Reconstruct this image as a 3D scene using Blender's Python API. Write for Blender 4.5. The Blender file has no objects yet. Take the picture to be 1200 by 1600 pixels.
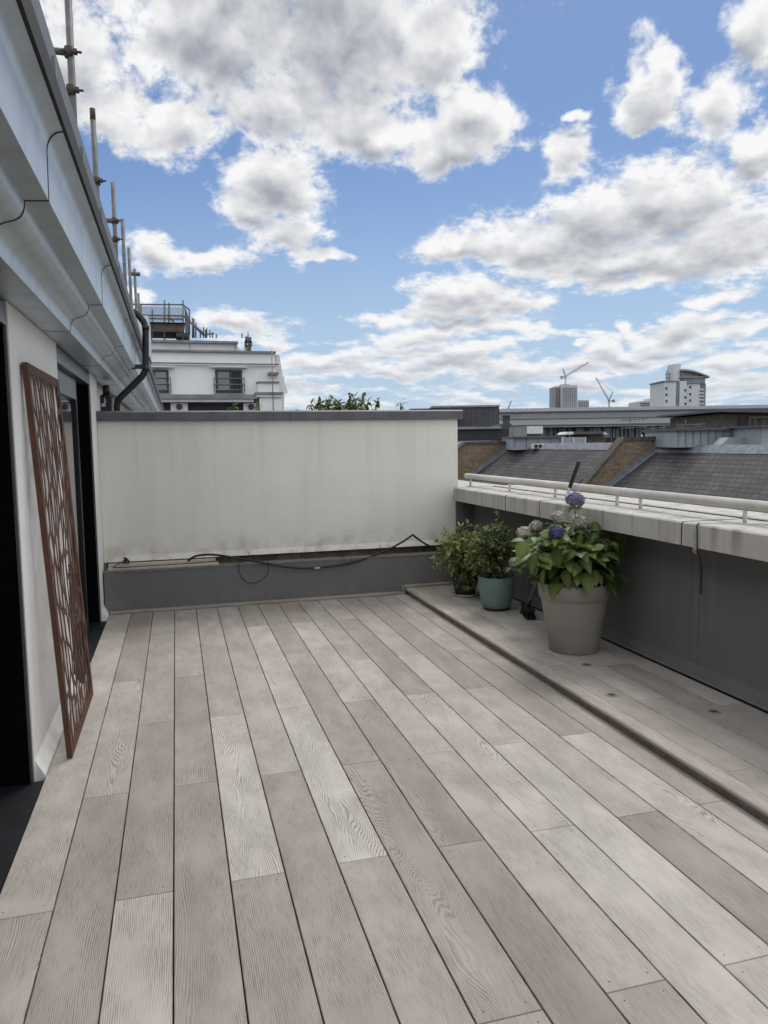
import bpy, math, random
import numpy as np
from mathutils import Vector, Matrix, noise
R = math.radians
random.seed(7)
C = bpy.context.scene.collection
sc = bpy.context.scene

# ------------------------------------------------------------------ camera
F_PX, PITCH, YAW, ROLL, CAM_H = 1173.24, 0.0920119, 0.2687040, -0.0152375, 1.4281
_fw = np.array([math.sin(YAW)*math.cos(PITCH), math.cos(YAW)*math.cos(PITCH), -math.sin(PITCH)])
_rt = np.array([math.cos(YAW), -math.sin(YAW), 0.0])
_up = np.cross(_rt, _fw)
_r2 = math.cos(ROLL)*_rt + math.sin(ROLL)*_up
_u2 = -math.sin(ROLL)*_rt + math.cos(ROLL)*_up
cam_d = bpy.data.cameras.new('camera')
cam = bpy.data.objects.new('camera', cam_d); C.objects.link(cam)
cam_d.sensor_fit = 'HORIZONTAL'; cam_d.sensor_width = 36.0
cam_d.lens = 36.0*F_PX/1200.0
cam_d.clip_start = 0.05; cam_d.clip_end = 6000
m = Matrix.Identity(4)
for i in range(3):
    m[i][0], m[i][1], m[i][2] = _r2[i], _u2[i], -_fw[i]
m[2][3] = CAM_H
cam.matrix_world = m
sc.camera = cam

def ray(x, y):
    return _fw + _r2*(x-600)/F_PX - _u2*(y-800)/F_PX
def hit(x, y, axis, val):
    d = ray(x, y); o = np.array([0, 0, CAM_H]); t = (val-o[axis])/d[axis]
    return Vector(o+t*d)
def L(x, y, dep):
    """survey point: lateral, depth, height in the frame turned by the camera's yaw"""
    d = ray(x, y); k = math.sin(YAW)*d[0]+math.cos(YAW)*d[1]
    lat = math.cos(YAW)*d[0]-math.sin(YAW)*d[1]
    return lat/k*dep, dep, CAM_H+d[2]/k*dep

# ------------------------------------------------------------------ world, sun, exposure
SUN_EL, SUN_AZ = R(58), R(34)
W = bpy.data.worlds.new('World'); sc.world = W; W.use_nodes = True
try:
    W.cycles.sampling_method = 'MANUAL'; W.cycles.sample_map_resolution = 512
except Exception:
    pass
nt = W.node_tree; nt.nodes.clear()
def N(t, **kw):
    n = nt.nodes.new(t)
    for k, v in kw.items(): setattr(n, k, v)
    return n
def lk(a, b): nt.links.new(a, b)
def setin(sock, v):
    if hasattr(v, 'is_linked') or isinstance(v, bpy.types.NodeSocket): lk(v, sock)
    else: sock.default_value = v
def M(op, a, b=0.0, c=0.0, clamp=False):
    n = N('ShaderNodeMath', operation=op, use_clamp=clamp)
    setin(n.inputs[0], a); setin(n.inputs[1], b); setin(n.inputs[2], c)
    return n.outputs[0]
def VM(op, a, b=None, c=None):
    n = N('ShaderNodeVectorMath', operation=op)
    setin(n.inputs[0], a)
    if b is not None: setin(n.inputs[1], b)
    if c is not None: setin(n.inputs[2], c)
    return n.outputs['Value'] if op == 'LENGTH' else n.outputs[0]
def SS(x, lo, hi, a=0.0, b=1.0):
    n = N('ShaderNodeMapRange', interpolation_type='SMOOTHSTEP')
    setin(n.inputs[0], x); setin(n.inputs[1], lo); setin(n.inputs[2], hi); setin(n.inputs[3], a); setin(n.inputs[4], b)
    return n.outputs[0]
def MIXC(f, a, b):
    n = N('ShaderNodeMix', data_type='RGBA')
    setin(n.inputs['Factor'], f)
    cs = [s for s in n.inputs if s.type == 'RGBA']
    setin(cs[0], a); setin(cs[1], b)
    return [s for s in n.outputs if s.type == 'RGBA'][0]

sky = N('ShaderNodeTexSky', sky_type='NISHITA', sun_disc=False, sun_elevation=SUN_EL, sun_rotation=SUN_AZ,
        altitude=30, air_density=1.0, dust_density=0.7, ozone_density=1.6)
tc = N('ShaderNodeTexCoord')
sep = N('ShaderNodeSeparateXYZ'); lk(tc.outputs['Generated'], sep.inputs[0])
az = M('ARCTAN2', sep.outputs[0], sep.outputs[1])
el = M('ARCSINE', M('MAXIMUM', M('MINIMUM', sep.outputs[2], 0.9999), -0.9999))
def NOISE(vec, scale, detail, rough, dist=0.0, typ='3D'):
    n = N('ShaderNodeTexNoise', noise_dimensions=typ)
    setin(n.inputs['Vector'], vec); n.inputs['Scale'].default_value = scale
    n.inputs['Detail'].default_value = detail; n.inputs['Roughness'].default_value = rough
    n.inputs['Distortion'].default_value = dist
    return n
gen = tc.outputs['Generated']
comb = N('ShaderNodeCombineXYZ'); setin(comb.inputs[0], az); setin(comb.inputs[1], el)
uv0 = comb.outputs[0]
wn = NOISE(gen, 9.0, 3.0, 0.55)
uvw = VM('ADD', uv0, VM('MULTIPLY', VM('SUBTRACT', wn.outputs['Color'], (0.5, 0.5, 0.5)), (0.11, 0.08, 0.0)))
lowmix = SS(el, 0.09, 0.24, 1.0, 0.0)
shift = M('ADD', 0.005, M('MULTIPLY', M('MAXIMUM', el, 0.0), 0.05))
upv = N('ShaderNodeCombineXYZ'); setin(upv.inputs[0], M('MULTIPLY', shift, 0.25)); setin(upv.inputs[1], shift)
def cvec(u):      # cloud texture space: round billows high up, flatter and finer towards the horizon
    s_ = N('ShaderNodeSeparateXYZ'); lk(u, s_.inputs[0]); n = N('ShaderNodeCombineXYZ')
    setin(n.inputs[0], M('MULTIPLY', s_.outputs[0], 13.0))
    setin(n.inputs[1], M('MULTIPLY', M('LOGARITHM', M('ADD', M('MAXIMUM', s_.outputs[1], -0.04), 0.13), math.e), 8.5)); setin(n.inputs[2], 4.7)
    return n.outputs[0]
cv0, cv1 = cvec(uv0), cvec(VM('ADD', uv0, upv.outputs[0]))
n_big, n_bigs = NOISE(cv0, 1.0, 3.0, 0.5).outputs[0], NOISE(cv1, 1.0, 3.0, 0.5).outputs[0]
n_mid, n_mids = NOISE(cv0, 2.6, 3.0, 0.55, 0.25).outputs[0], NOISE(cv1, 2.6, 3.0, 0.55, 0.25).outputs[0]
n_fine = NOISE(cv0, 5.0, 8.0, 0.62, 0.2).outputs[0]
# clouds seen that day: centre and half size on the picture (turned into azimuth and elevation)
CL = [(330,50,170,115),(540,40,230,135),(690,70,95,75),(450,165,190,70),(290,205,60,40),(560,200,110,42),(700,228,110,38),(745,190,60,45),
      (450,-80,320,150),(110,95,80,95),(170,170,70,45),(250,205,70,28),
      (435,292,75,55),(400,320,45,35),(450,365,65,32),(500,398,45,9),
      (335,400,60,24),(240,402,52,30),(215,465,28,18),
      (1060,312,125,62),(950,345,140,52),(1140,370,110,60),(830,372,110,42),(730,388,75,22),(1000,398,210,38),(960,437,55,14),
      (1018,135,46,62),(1110,160,62,58),(1185,40,55,75),(1180,235,55,42),(1000,185,32,24),(880,228,46,42),(905,170,30,10),
      (735,455,95,30),(790,470,60,22),(690,492,120,17),(740,512,110,14),(650,530,90,14),(700,552,130,13),
      (395,505,75,24),(440,530,50,14),(500,560,90,16),(1090,500,48,22),(1010,545,110,18),(1060,522,60,14),(905,568,110,15),(1160,512,60,20),
      (985,505,22,12),(910,525,18,9),(1150,560,70,16),(800,575,120,15),(600,575,110,12),(1120,455,50,14)]
def ell(cx, cy, rx, ry):
    d = ray(cx, cy); d = d/np.linalg.norm(d); a0, e0 = math.atan2(d[0], d[1]), math.asin(d[2])
    k = abs(d@_fw)
    s = k/F_PX
    return a0, e0, rx*s*(0.5+0.5*k)/math.cos(e0)*1.02, ry*s*1.0
ELL = [ell(*c) for c in CL]
def field(uv):
    cur = None
    for a0, e0, ra, re in ELL:
        v = VM('MULTIPLY_ADD', uv, (1/ra, 1/re, 0.0), (-a0/ra, -e0/re, 0.0))
        l = VM('LENGTH', v)
        if cur is None: cur = l
        else: cur = M('SMOOTH_MIN', cur, l, 0.35)
    return cur
band_v = N('ShaderNodeCombineXYZ'); setin(band_v.inputs[0], M('MULTIPLY', az, 9.0)); setin(band_v.inputs[1], M('MULTIPLY', el, 42.0))
bn = NOISE(band_v.outputs[0], 1.0, 2.0, 0.5, 0.2).outputs[0]
band = M('ADD', M('MULTIPLY', bn, -2.9), M('ADD', 2.42, SS(el, 0.10, 0.21, 0.0, 1.4)))
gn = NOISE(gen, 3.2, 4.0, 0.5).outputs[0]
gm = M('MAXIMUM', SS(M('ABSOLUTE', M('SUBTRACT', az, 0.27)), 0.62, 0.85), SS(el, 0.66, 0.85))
gen_c = M('ADD', M('MULTIPLY', gn, -2.4), M('SUBTRACT', 4.1, M('MULTIPLY', gm, 2.35)))  # unseen clouds beyond the view, made denser to raise the ambient light
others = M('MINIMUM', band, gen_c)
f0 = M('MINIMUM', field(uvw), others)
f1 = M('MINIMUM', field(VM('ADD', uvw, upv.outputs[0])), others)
def cen(a, k): return M('MULTIPLY', M('SUBTRACT', a, 0.5), k)
b0 = M('ADD', M('SUBTRACT', 1.12, f0), cen(n_big, 1.15))
b1 = M('ADD', M('SUBTRACT', 1.12, f1), cen(n_bigs, 0.7))
t0 = M('ADD', b0, M('ADD', cen(n_mid, 0.95), cen(n_fine, 1.05)))
alpha = SS(t0, -0.12, 0.52)
core = M('MULTIPLY', SS(b1, 0.0, 1.0), SS(b0, 0.0, 0.62))
relief = M('ADD', M('MULTIPLY', M('SUBTRACT', n_mids, n_mid), 0.85), M('MULTIPLY', M('SUBTRACT', n_bigs, n_big), 1.3))
thick = M('ADD', M('MULTIPLY', core, 0.95), M('ADD', relief, cen(n_fine, -0.15)))
thick = M('MINIMUM', M('MAXIMUM', M('ADD', thick, cen(n_mid, 0.12)), 0.0), 1.25)
ccol = MIXC(M('MULTIPLY', thick, 0.66), (1.0, 1.0, 1.0, 1), (0.26, 0.29, 0.365, 1))
ccol = MIXC(SS(el, 0.0, 0.20, 0.40, 0.0), ccol, (0.74, 0.81, 0.90, 1))
# clouds opposite the sun are lit from the front; brightness raised out of view to lift ambient light
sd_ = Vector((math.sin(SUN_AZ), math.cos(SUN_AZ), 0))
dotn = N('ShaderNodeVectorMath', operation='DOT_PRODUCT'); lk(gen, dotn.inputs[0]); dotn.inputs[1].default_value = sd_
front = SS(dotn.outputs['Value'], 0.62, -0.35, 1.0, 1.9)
skyc = MIXC(SS(el, 0.0, 0.38, 0.85, 0.0), VM('MULTIPLY', sky.outputs[0], (0.79, 0.925, 1.10)), (5.6, 7.2, 9.2, 1))
bg_sky = N('ShaderNodeBackground'); bg_cl = N('ShaderNodeBackground')
lk(skyc, bg_sky.inputs[0]); bg_sky.inputs[1].default_value = 0.078
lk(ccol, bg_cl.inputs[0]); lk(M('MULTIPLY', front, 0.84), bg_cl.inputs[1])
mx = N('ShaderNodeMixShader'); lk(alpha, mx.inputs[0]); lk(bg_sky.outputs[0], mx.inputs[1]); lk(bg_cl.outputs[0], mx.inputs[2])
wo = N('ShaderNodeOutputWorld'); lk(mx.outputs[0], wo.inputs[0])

sun_d = bpy.data.lights.new('sun', 'SUN'); sun = bpy.data.objects.new('sun', sun_d); C.objects.link(sun)
sun_d.energy = 1.6; sun_d.angle = R(24); sun_d.color = (1.0, 0.95, 0.88)
sdir = Vector((math.sin(SUN_AZ)*math.cos(SUN_EL), math.cos(SUN_AZ)*math.cos(SUN_EL), math.sin(SUN_EL)))
sun.rotation_euler = sdir.to_track_quat('Z', 'Y').to_euler()
sun.location = sdir*50
vs = sc.view_settings
vs.view_transform = 'Standard'; vs.look = 'None'; vs.gamma = 1; vs.use_curve_mapping = False
vs.exposure = 0.17
sc.cycles.max_bounces = 6; sc.cycles.diffuse_bounces = 3; sc.cycles.glossy_bounces = 3; sc.cycles.transmission_bounces = 4
sc.cycles.transparent_max_bounces = 6
try: sc.cycles.use_denoising = True
except Exception: pass

# ------------------------------------------------------------------ materials
def mat(name, col, rough=0.7, var=0.12, vscale=6.0, metallic=0.0, bump=0.0, bscale=60.0, spec=0.5, col2=None, detail=6, stretch=(1, 1, 1), fine=0.0, fscale=120.0):
    global nt
    mt = bpy.data.materials.new(name); mt.use_nodes = True
    nt = mt.node_tree; b = nt.nodes['Principled BSDF']
    b.inputs['Roughness'].default_value = rough; b.inputs['Metallic'].default_value = metallic
    b.inputs['Specular IOR Level'].default_value = spec
    t = N('ShaderNodeTexCoord'); v = VM('MULTIPLY', t.outputs['Object'], stretch)
    n = NOISE(v, vscale, detail, 0.6)
    c2 = col2 if col2 else tuple(c*(1-var*2.2) for c in col)
    c = MIXC(SS(n.outputs[0], 0.32, 0.68), (*c2, 1), (*[x*(1+(0 if col2 else var*0.6)) for x in col], 1))
    if fine:
        f = NOISE(t.outputs['Object'], fscale, 4, 0.6)
        c = MIXC(SS(f.outputs[0], 0.35, 0.65, 0.0, fine), c, (*[x*0.45 for x in col], 1))
    lk(c, b.inputs['Base Color'])
    if bump:
        bn_ = NOISE(t.outputs['Object'], bscale, 5, 0.6)
        bp = N('ShaderNodeBump'); bp.inputs['Strength'].default_value = bump; bp.inputs['Distance'].default_value = 0.01
        lk(bn_.outputs[0], bp.inputs['Height']); lk(bp.outputs[0], b.inputs['Normal'])
    return mt

def deck_mat(name, lightc, darkc, groove):
    global nt
    mt = bpy.data.materials.new(name); mt.use_nodes = True
    nt = mt.node_tree; b = nt.nodes['Principled BSDF']
    at = N('ShaderNodeAttribute', attribute_name='board'); ax = N('ShaderNodeSeparateColor'); lk(at.outputs['Color'], ax.inputs[0])
    tone, rnd, fig = ax.outputs[0], ax.outputs[1], ax.outputs[2]
    t = N('ShaderNodeTexCoord'); s = N('ShaderNodeSeparateXYZ'); lk(t.outputs['Object'], s.inputs[0])
    x, y = s.outputs[0], s.outputs[1]
    rz = M('MULTIPLY', rnd, 60.0)
    v = N('ShaderNodeCombineXYZ'); setin(v.inputs[0], M('MULTIPLY', x, 6.0)); setin(v.inputs[1], M('MULTIPLY', y, 1.15)); setin(v.inputs[2], rz)
    n1 = NOISE(v.outputs[0], 1.0, 2.0, 0.42, 0.25).outputs[0]
    v2 = N('ShaderNodeCombineXYZ'); setin(v2.inputs[0], M('MULTIPLY', x, 38.0)); setin(v2.inputs[1], M('MULTIPLY', y, 9.0)); setin(v2.inputs[2], rz)
    n2 = NOISE(v2.outputs[0], 1.0, 2.0, 0.5).outputs[0]
    ph = M('ADD', M('MULTIPLY', n1, M('ADD', 6.0, M('MULTIPLY', fig, 40.0))), M('ADD', M('MULTIPLY', x, 185.0), M('MULTIPLY', n2, 1.2)))
    tri = M('PINGPONG', ph, 0.5)          # 0..0.5
    line = SS(tri, 0.06, 0.34, 1.0, 0.0)
    v3 = N('ShaderNodeCombineXYZ'); setin(v3.inputs[0], M('MULTIPLY', x, 420.0)); setin(v3.inputs[1], M('MULTIPLY', y, 16.0)); setin(v3.inputs[2], rz)
    pores = SS(NOISE(v3.outputs[0], 1.0, 3.0, 0.6).outputs[0], 0.42, 0.70)
    v4 = N('ShaderNodeCombineXYZ'); setin(v4.inputs[0], M('MULTIPLY', x, 9.0)); setin(v4.inputs[1], M('MULTIPLY', y, 4.0)); setin(v4.inputs[2], rz)
    brk = SS(NOISE(v4.outputs[0], 1.0, 4.0, 0.6).outputs[0], 0.28, 0.66, 0.25, 1.0)
    blot = NOISE(t.outputs['Object'], 3.2, 5.0, 0.6).outputs[0]
    base = MIXC(tone, (*darkc, 1), (*lightc, 1))
    base = MIXC(SS(blot, 0.3, 0.72, 0.0, 0.20), base, (*[c*0.72 for c in darkc], 1))
    base = MIXC(SS(n1, 0.3, 0.7, 0.0, 0.22), base, (*[c*1.1 for c in lightc], 1))
    stn = NOISE(t.outputs['Object'], 1.1, 7.0, 0.68).outputs[0]
    base = MIXC(SS(stn, 0.52, 0.72, 0.0, 0.20), base, (*[c*0.60 for c in darkc], 1))
    g = M('MULTIPLY', M('ADD', M('MULTIPLY', line, M('ADD', 0.47, M('MULTIPLY', tone, 0.30))), M('MULTIPLY', pores, 0.45)), brk)
    base = MIXC(M('MINIMUM', M('MULTIPLY', g, 0.98), 0.88), base, MIXC(tone, (*[c*0.42 for c in darkc], 1), (*groove, 1)))
    spots = NOISE(t.outputs['Object'], 55.0, 3.0, 0.6).outputs[0]
    base = MIXC(SS(spots, 0.66, 0.78, 0.0, 0.35), base, (*[c*0.4 for c in darkc], 1))
    fr_ = M('ABSOLUTE', M('SUBTRACT', M('FRACT', M('DIVIDE', M('ADD', x, 0.4214+1.8), 0.18)), 0.5))     # grime gathers along the board edges
    gr_ = NOISE(t.outputs['Object'], 14.0, 5.0, 0.65).outputs[0]
    base = MIXC(M('MULTIPLY', SS(fr_, 0.455, 0.495), SS(gr_, 0.40, 0.70, 0.0, 0.40)), base, (*[c*0.55 for c in darkc], 1))
    lk(base, b.inputs['Base Color'])
    b.inputs['Roughness'].default_value = 0.62; b.inputs['Specular IOR Level'].default_value = 0.35
    bp = N('ShaderNodeBump'); bp.inputs['Strength'].default_value = 0.45; bp.inputs['Distance'].default_value = 0.0015; bp.invert = True
    lk(g, bp.inputs['Height']); lk(bp.outputs[0], b.inputs['Normal'])
    return mt

def render_wall_mat(name, col, streak, zlo, zhi, dirt_col, s_amt=0.35, d_amt=0.5):
    """painted render with vertical run-off streaks and splash dirt low down"""
    global nt
    mt = bpy.data.materials.new(name); mt.use_nodes = True
    nt = mt.node_tree; b = nt.nodes['Principled BSDF']
    t = N('ShaderNodeTexCoord'); s = N('ShaderNodeSeparateXYZ'); lk(t.outputs['Object'], s.inputs[0])
    v = VM('MULTIPLY', t.outputs['Object'], (5.0, 5.0, 0.22)); st = NOISE(v, 2.2, 5.0, 0.6).outputs[0]
    v = VM('MULTIPLY', t.outputs['Object'], (14.0, 14.0, 0.5)); st2 = NOISE(v, 2.0, 3.0, 0.6).outputs[0]
    c = MIXC(M('MULTIPLY', SS(st, 0.46, 0.74), SS(s.outputs[2], zlo, zhi, 0.35, 1.0)), (*col, 1), (*[a*(1-s_amt)+k*s_amt for a, k in zip(col, streak)], 1))
    c = MIXC(M('MULTIPLY', SS(st2, 0.56, 0.80), SS(s.outputs[2], zhi-0.55, zhi, 0.0, s_amt)), c, (*streak, 1))
    dn = NOISE(t.outputs['Object'], 6.0, 7.0, 0.65).outputs[0]
    low = SS(s.outputs[2], zlo, zlo+0.26, 1.0, 0.0)
    c = MIXC(M('MULTIPLY', M('MULTIPLY', SS(dn, 0.40, 0.72), low), d_amt), c, (*dirt_col, 1))
    mot = NOISE(t.outputs['Object'], 2.0, 8.0, 0.65).outputs[0]
    c = MIXC(SS(mot, 0.35, 0.7, 0.0, 0.16), c, (*[k*0.6 for k in col], 1))
    sp = NOISE(t.outputs['Object'], 26.0, 2.0, 0.5).outputs[0]
    c = MIXC(SS(sp, 0.755, 0.79, 0.0, 0.6), c, (*dirt_col, 1))
    lk(c, b.inputs['Base Color']); b.inputs['Roughness'].default_value = 0.85
    bn_ = NOISE(t.outputs['Object'], 160.0, 4, 0.6).outputs[0]
    bp = N('ShaderNodeBump'); bp.inputs['Strength'].default_value = 0.25; bp.inputs['Distance'].default_value = 0.004
    lk(bn_, bp.inputs['Height']); lk(bp.outputs[0], b.inputs['Normal'])
    return mt

def brick_mat(name, c1, c2, mort, sx, axes='XZ', bw=0.225, rh=0.075, ms=0.012, offset=0.5, rough=0.9, patch=0.4):
    global nt
    mt = bpy.data.materials.new(name); mt.use_nodes = True
    nt = mt.node_tree; b = nt.nodes['Principled BSDF']
    t = N('ShaderNodeTexCoord'); s = N('ShaderNodeSeparateXYZ'); lk(t.outputs['Object'], s.inputs[0])
    idx = {'X': 0, 'Y': 1, 'Z': 2}
    v = N('ShaderNodeCombineXYZ'); lk(s.outputs[idx[axes[0]]], v.inputs[0]); lk(s.outputs[idx[axes[1]]], v.inputs[1])
    if axes == 'XZ' : setin(v.inputs[0], M('ADD', s.outputs[0], s.outputs[1]))
    br = N('ShaderNodeTexBrick'); lk(v.outputs[0], br.inputs['Vector']); br.offset = offset
    br.inputs['Color1'].default_value = (*c1, 1); br.inputs['Color2'].default_value = (*c2, 1); br.inputs['Mortar'].default_value = (*mort, 1)
    br.inputs['Scale'].default_value = sx; br.inputs['Brick Width'].default_value = bw; br.inputs['Row Height'].default_value = rh
    br.inputs['Mortar Size'].default_value = ms; br.inputs['Bias'].default_value = 0.0; br.inputs['Mortar Smooth'].default_value = 0.2
    n = NOISE(t.outputs['Object'], 0.9, 7.0, 0.62).outputs[0]
    c = MIXC(SS(n, 0.36, 0.66, 0.0, patch), br.outputs[0], (*[k*0.45 for k in c1], 1))
    n2 = NOISE(t.outputs['Object'], 9.0, 5.0, 0.62).outputs[0]
    c = MIXC(SS(n2, 0.40, 0.72, 0.0, 0.35), c, (*[min(1, k*1.7) for k in c1], 1))
    lk(c, b.inputs['Base Color']); b.inputs['Roughness'].default_value = rough
    bp = N('ShaderNodeBump'); bp.inputs['Strength'].default_value = 0.6; bp.inputs['Distance'].default_value = 0.02; bp.invert = True
    lk(br.outputs['Fac'], bp.inputs['Height']); lk(bp.outputs[0], b.inputs['Normal'])
    return mt

def leaf_mat(name, c1, c2, trans=0.25, rough=0.45):
    global nt
    mt = bpy.data.materials.new(name); mt.use_nodes = True
    nt = mt.node_tree; b = nt.nodes['Principled BSDF']
    at = N('ShaderNodeAttribute', attribute_name='board'); ax = N('ShaderNodeSeparateColor'); lk(at.outputs['Color'], ax.inputs[0])
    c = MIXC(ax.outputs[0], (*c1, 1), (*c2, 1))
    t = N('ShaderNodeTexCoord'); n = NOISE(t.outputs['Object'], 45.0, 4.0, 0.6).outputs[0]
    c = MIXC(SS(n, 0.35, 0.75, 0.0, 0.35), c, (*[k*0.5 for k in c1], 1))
    # midrib and side veins travel with the leaf: blue channel carries them
    c = MIXC(M('MULTIPLY', ax.outputs[2], 0.35), c, (*[min(1, k*1.9+0.02) for k in c2], 1))
    lk(c, b.inputs['Base Color']); b.inputs['Roughness'].default_value = rough; b.inputs['Specular IOR Level'].default_value = 0.4
    tr = N('ShaderNodeBsdfTranslucent'); lk(c, tr.inputs[0])
    ms = N('ShaderNodeMixShader'); ms.inputs[0].default_value = trans
    lk(b.outputs[0], ms.inputs[1]); lk(tr.outputs[0], ms.inputs[2])
    lk(ms.outputs[0], nt.nodes['Material Output'].inputs[0])
    return mt

def glass_mat(name, tint=(0.02, 0.025, 0.03), rough=0.02):
    mt = bpy.data.materials.new(name); mt.use_nodes = True
    b = mt.node_tree.nodes['Principled BSDF']
    b.inputs['Base Color'].default_value = (*tint, 1); b.inputs['Roughness'].default_value = rough
    b.inputs['Specular IOR Level'].default_value = 1.0; b.inputs['IOR'].default_value = 1.6
    return mt

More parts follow.
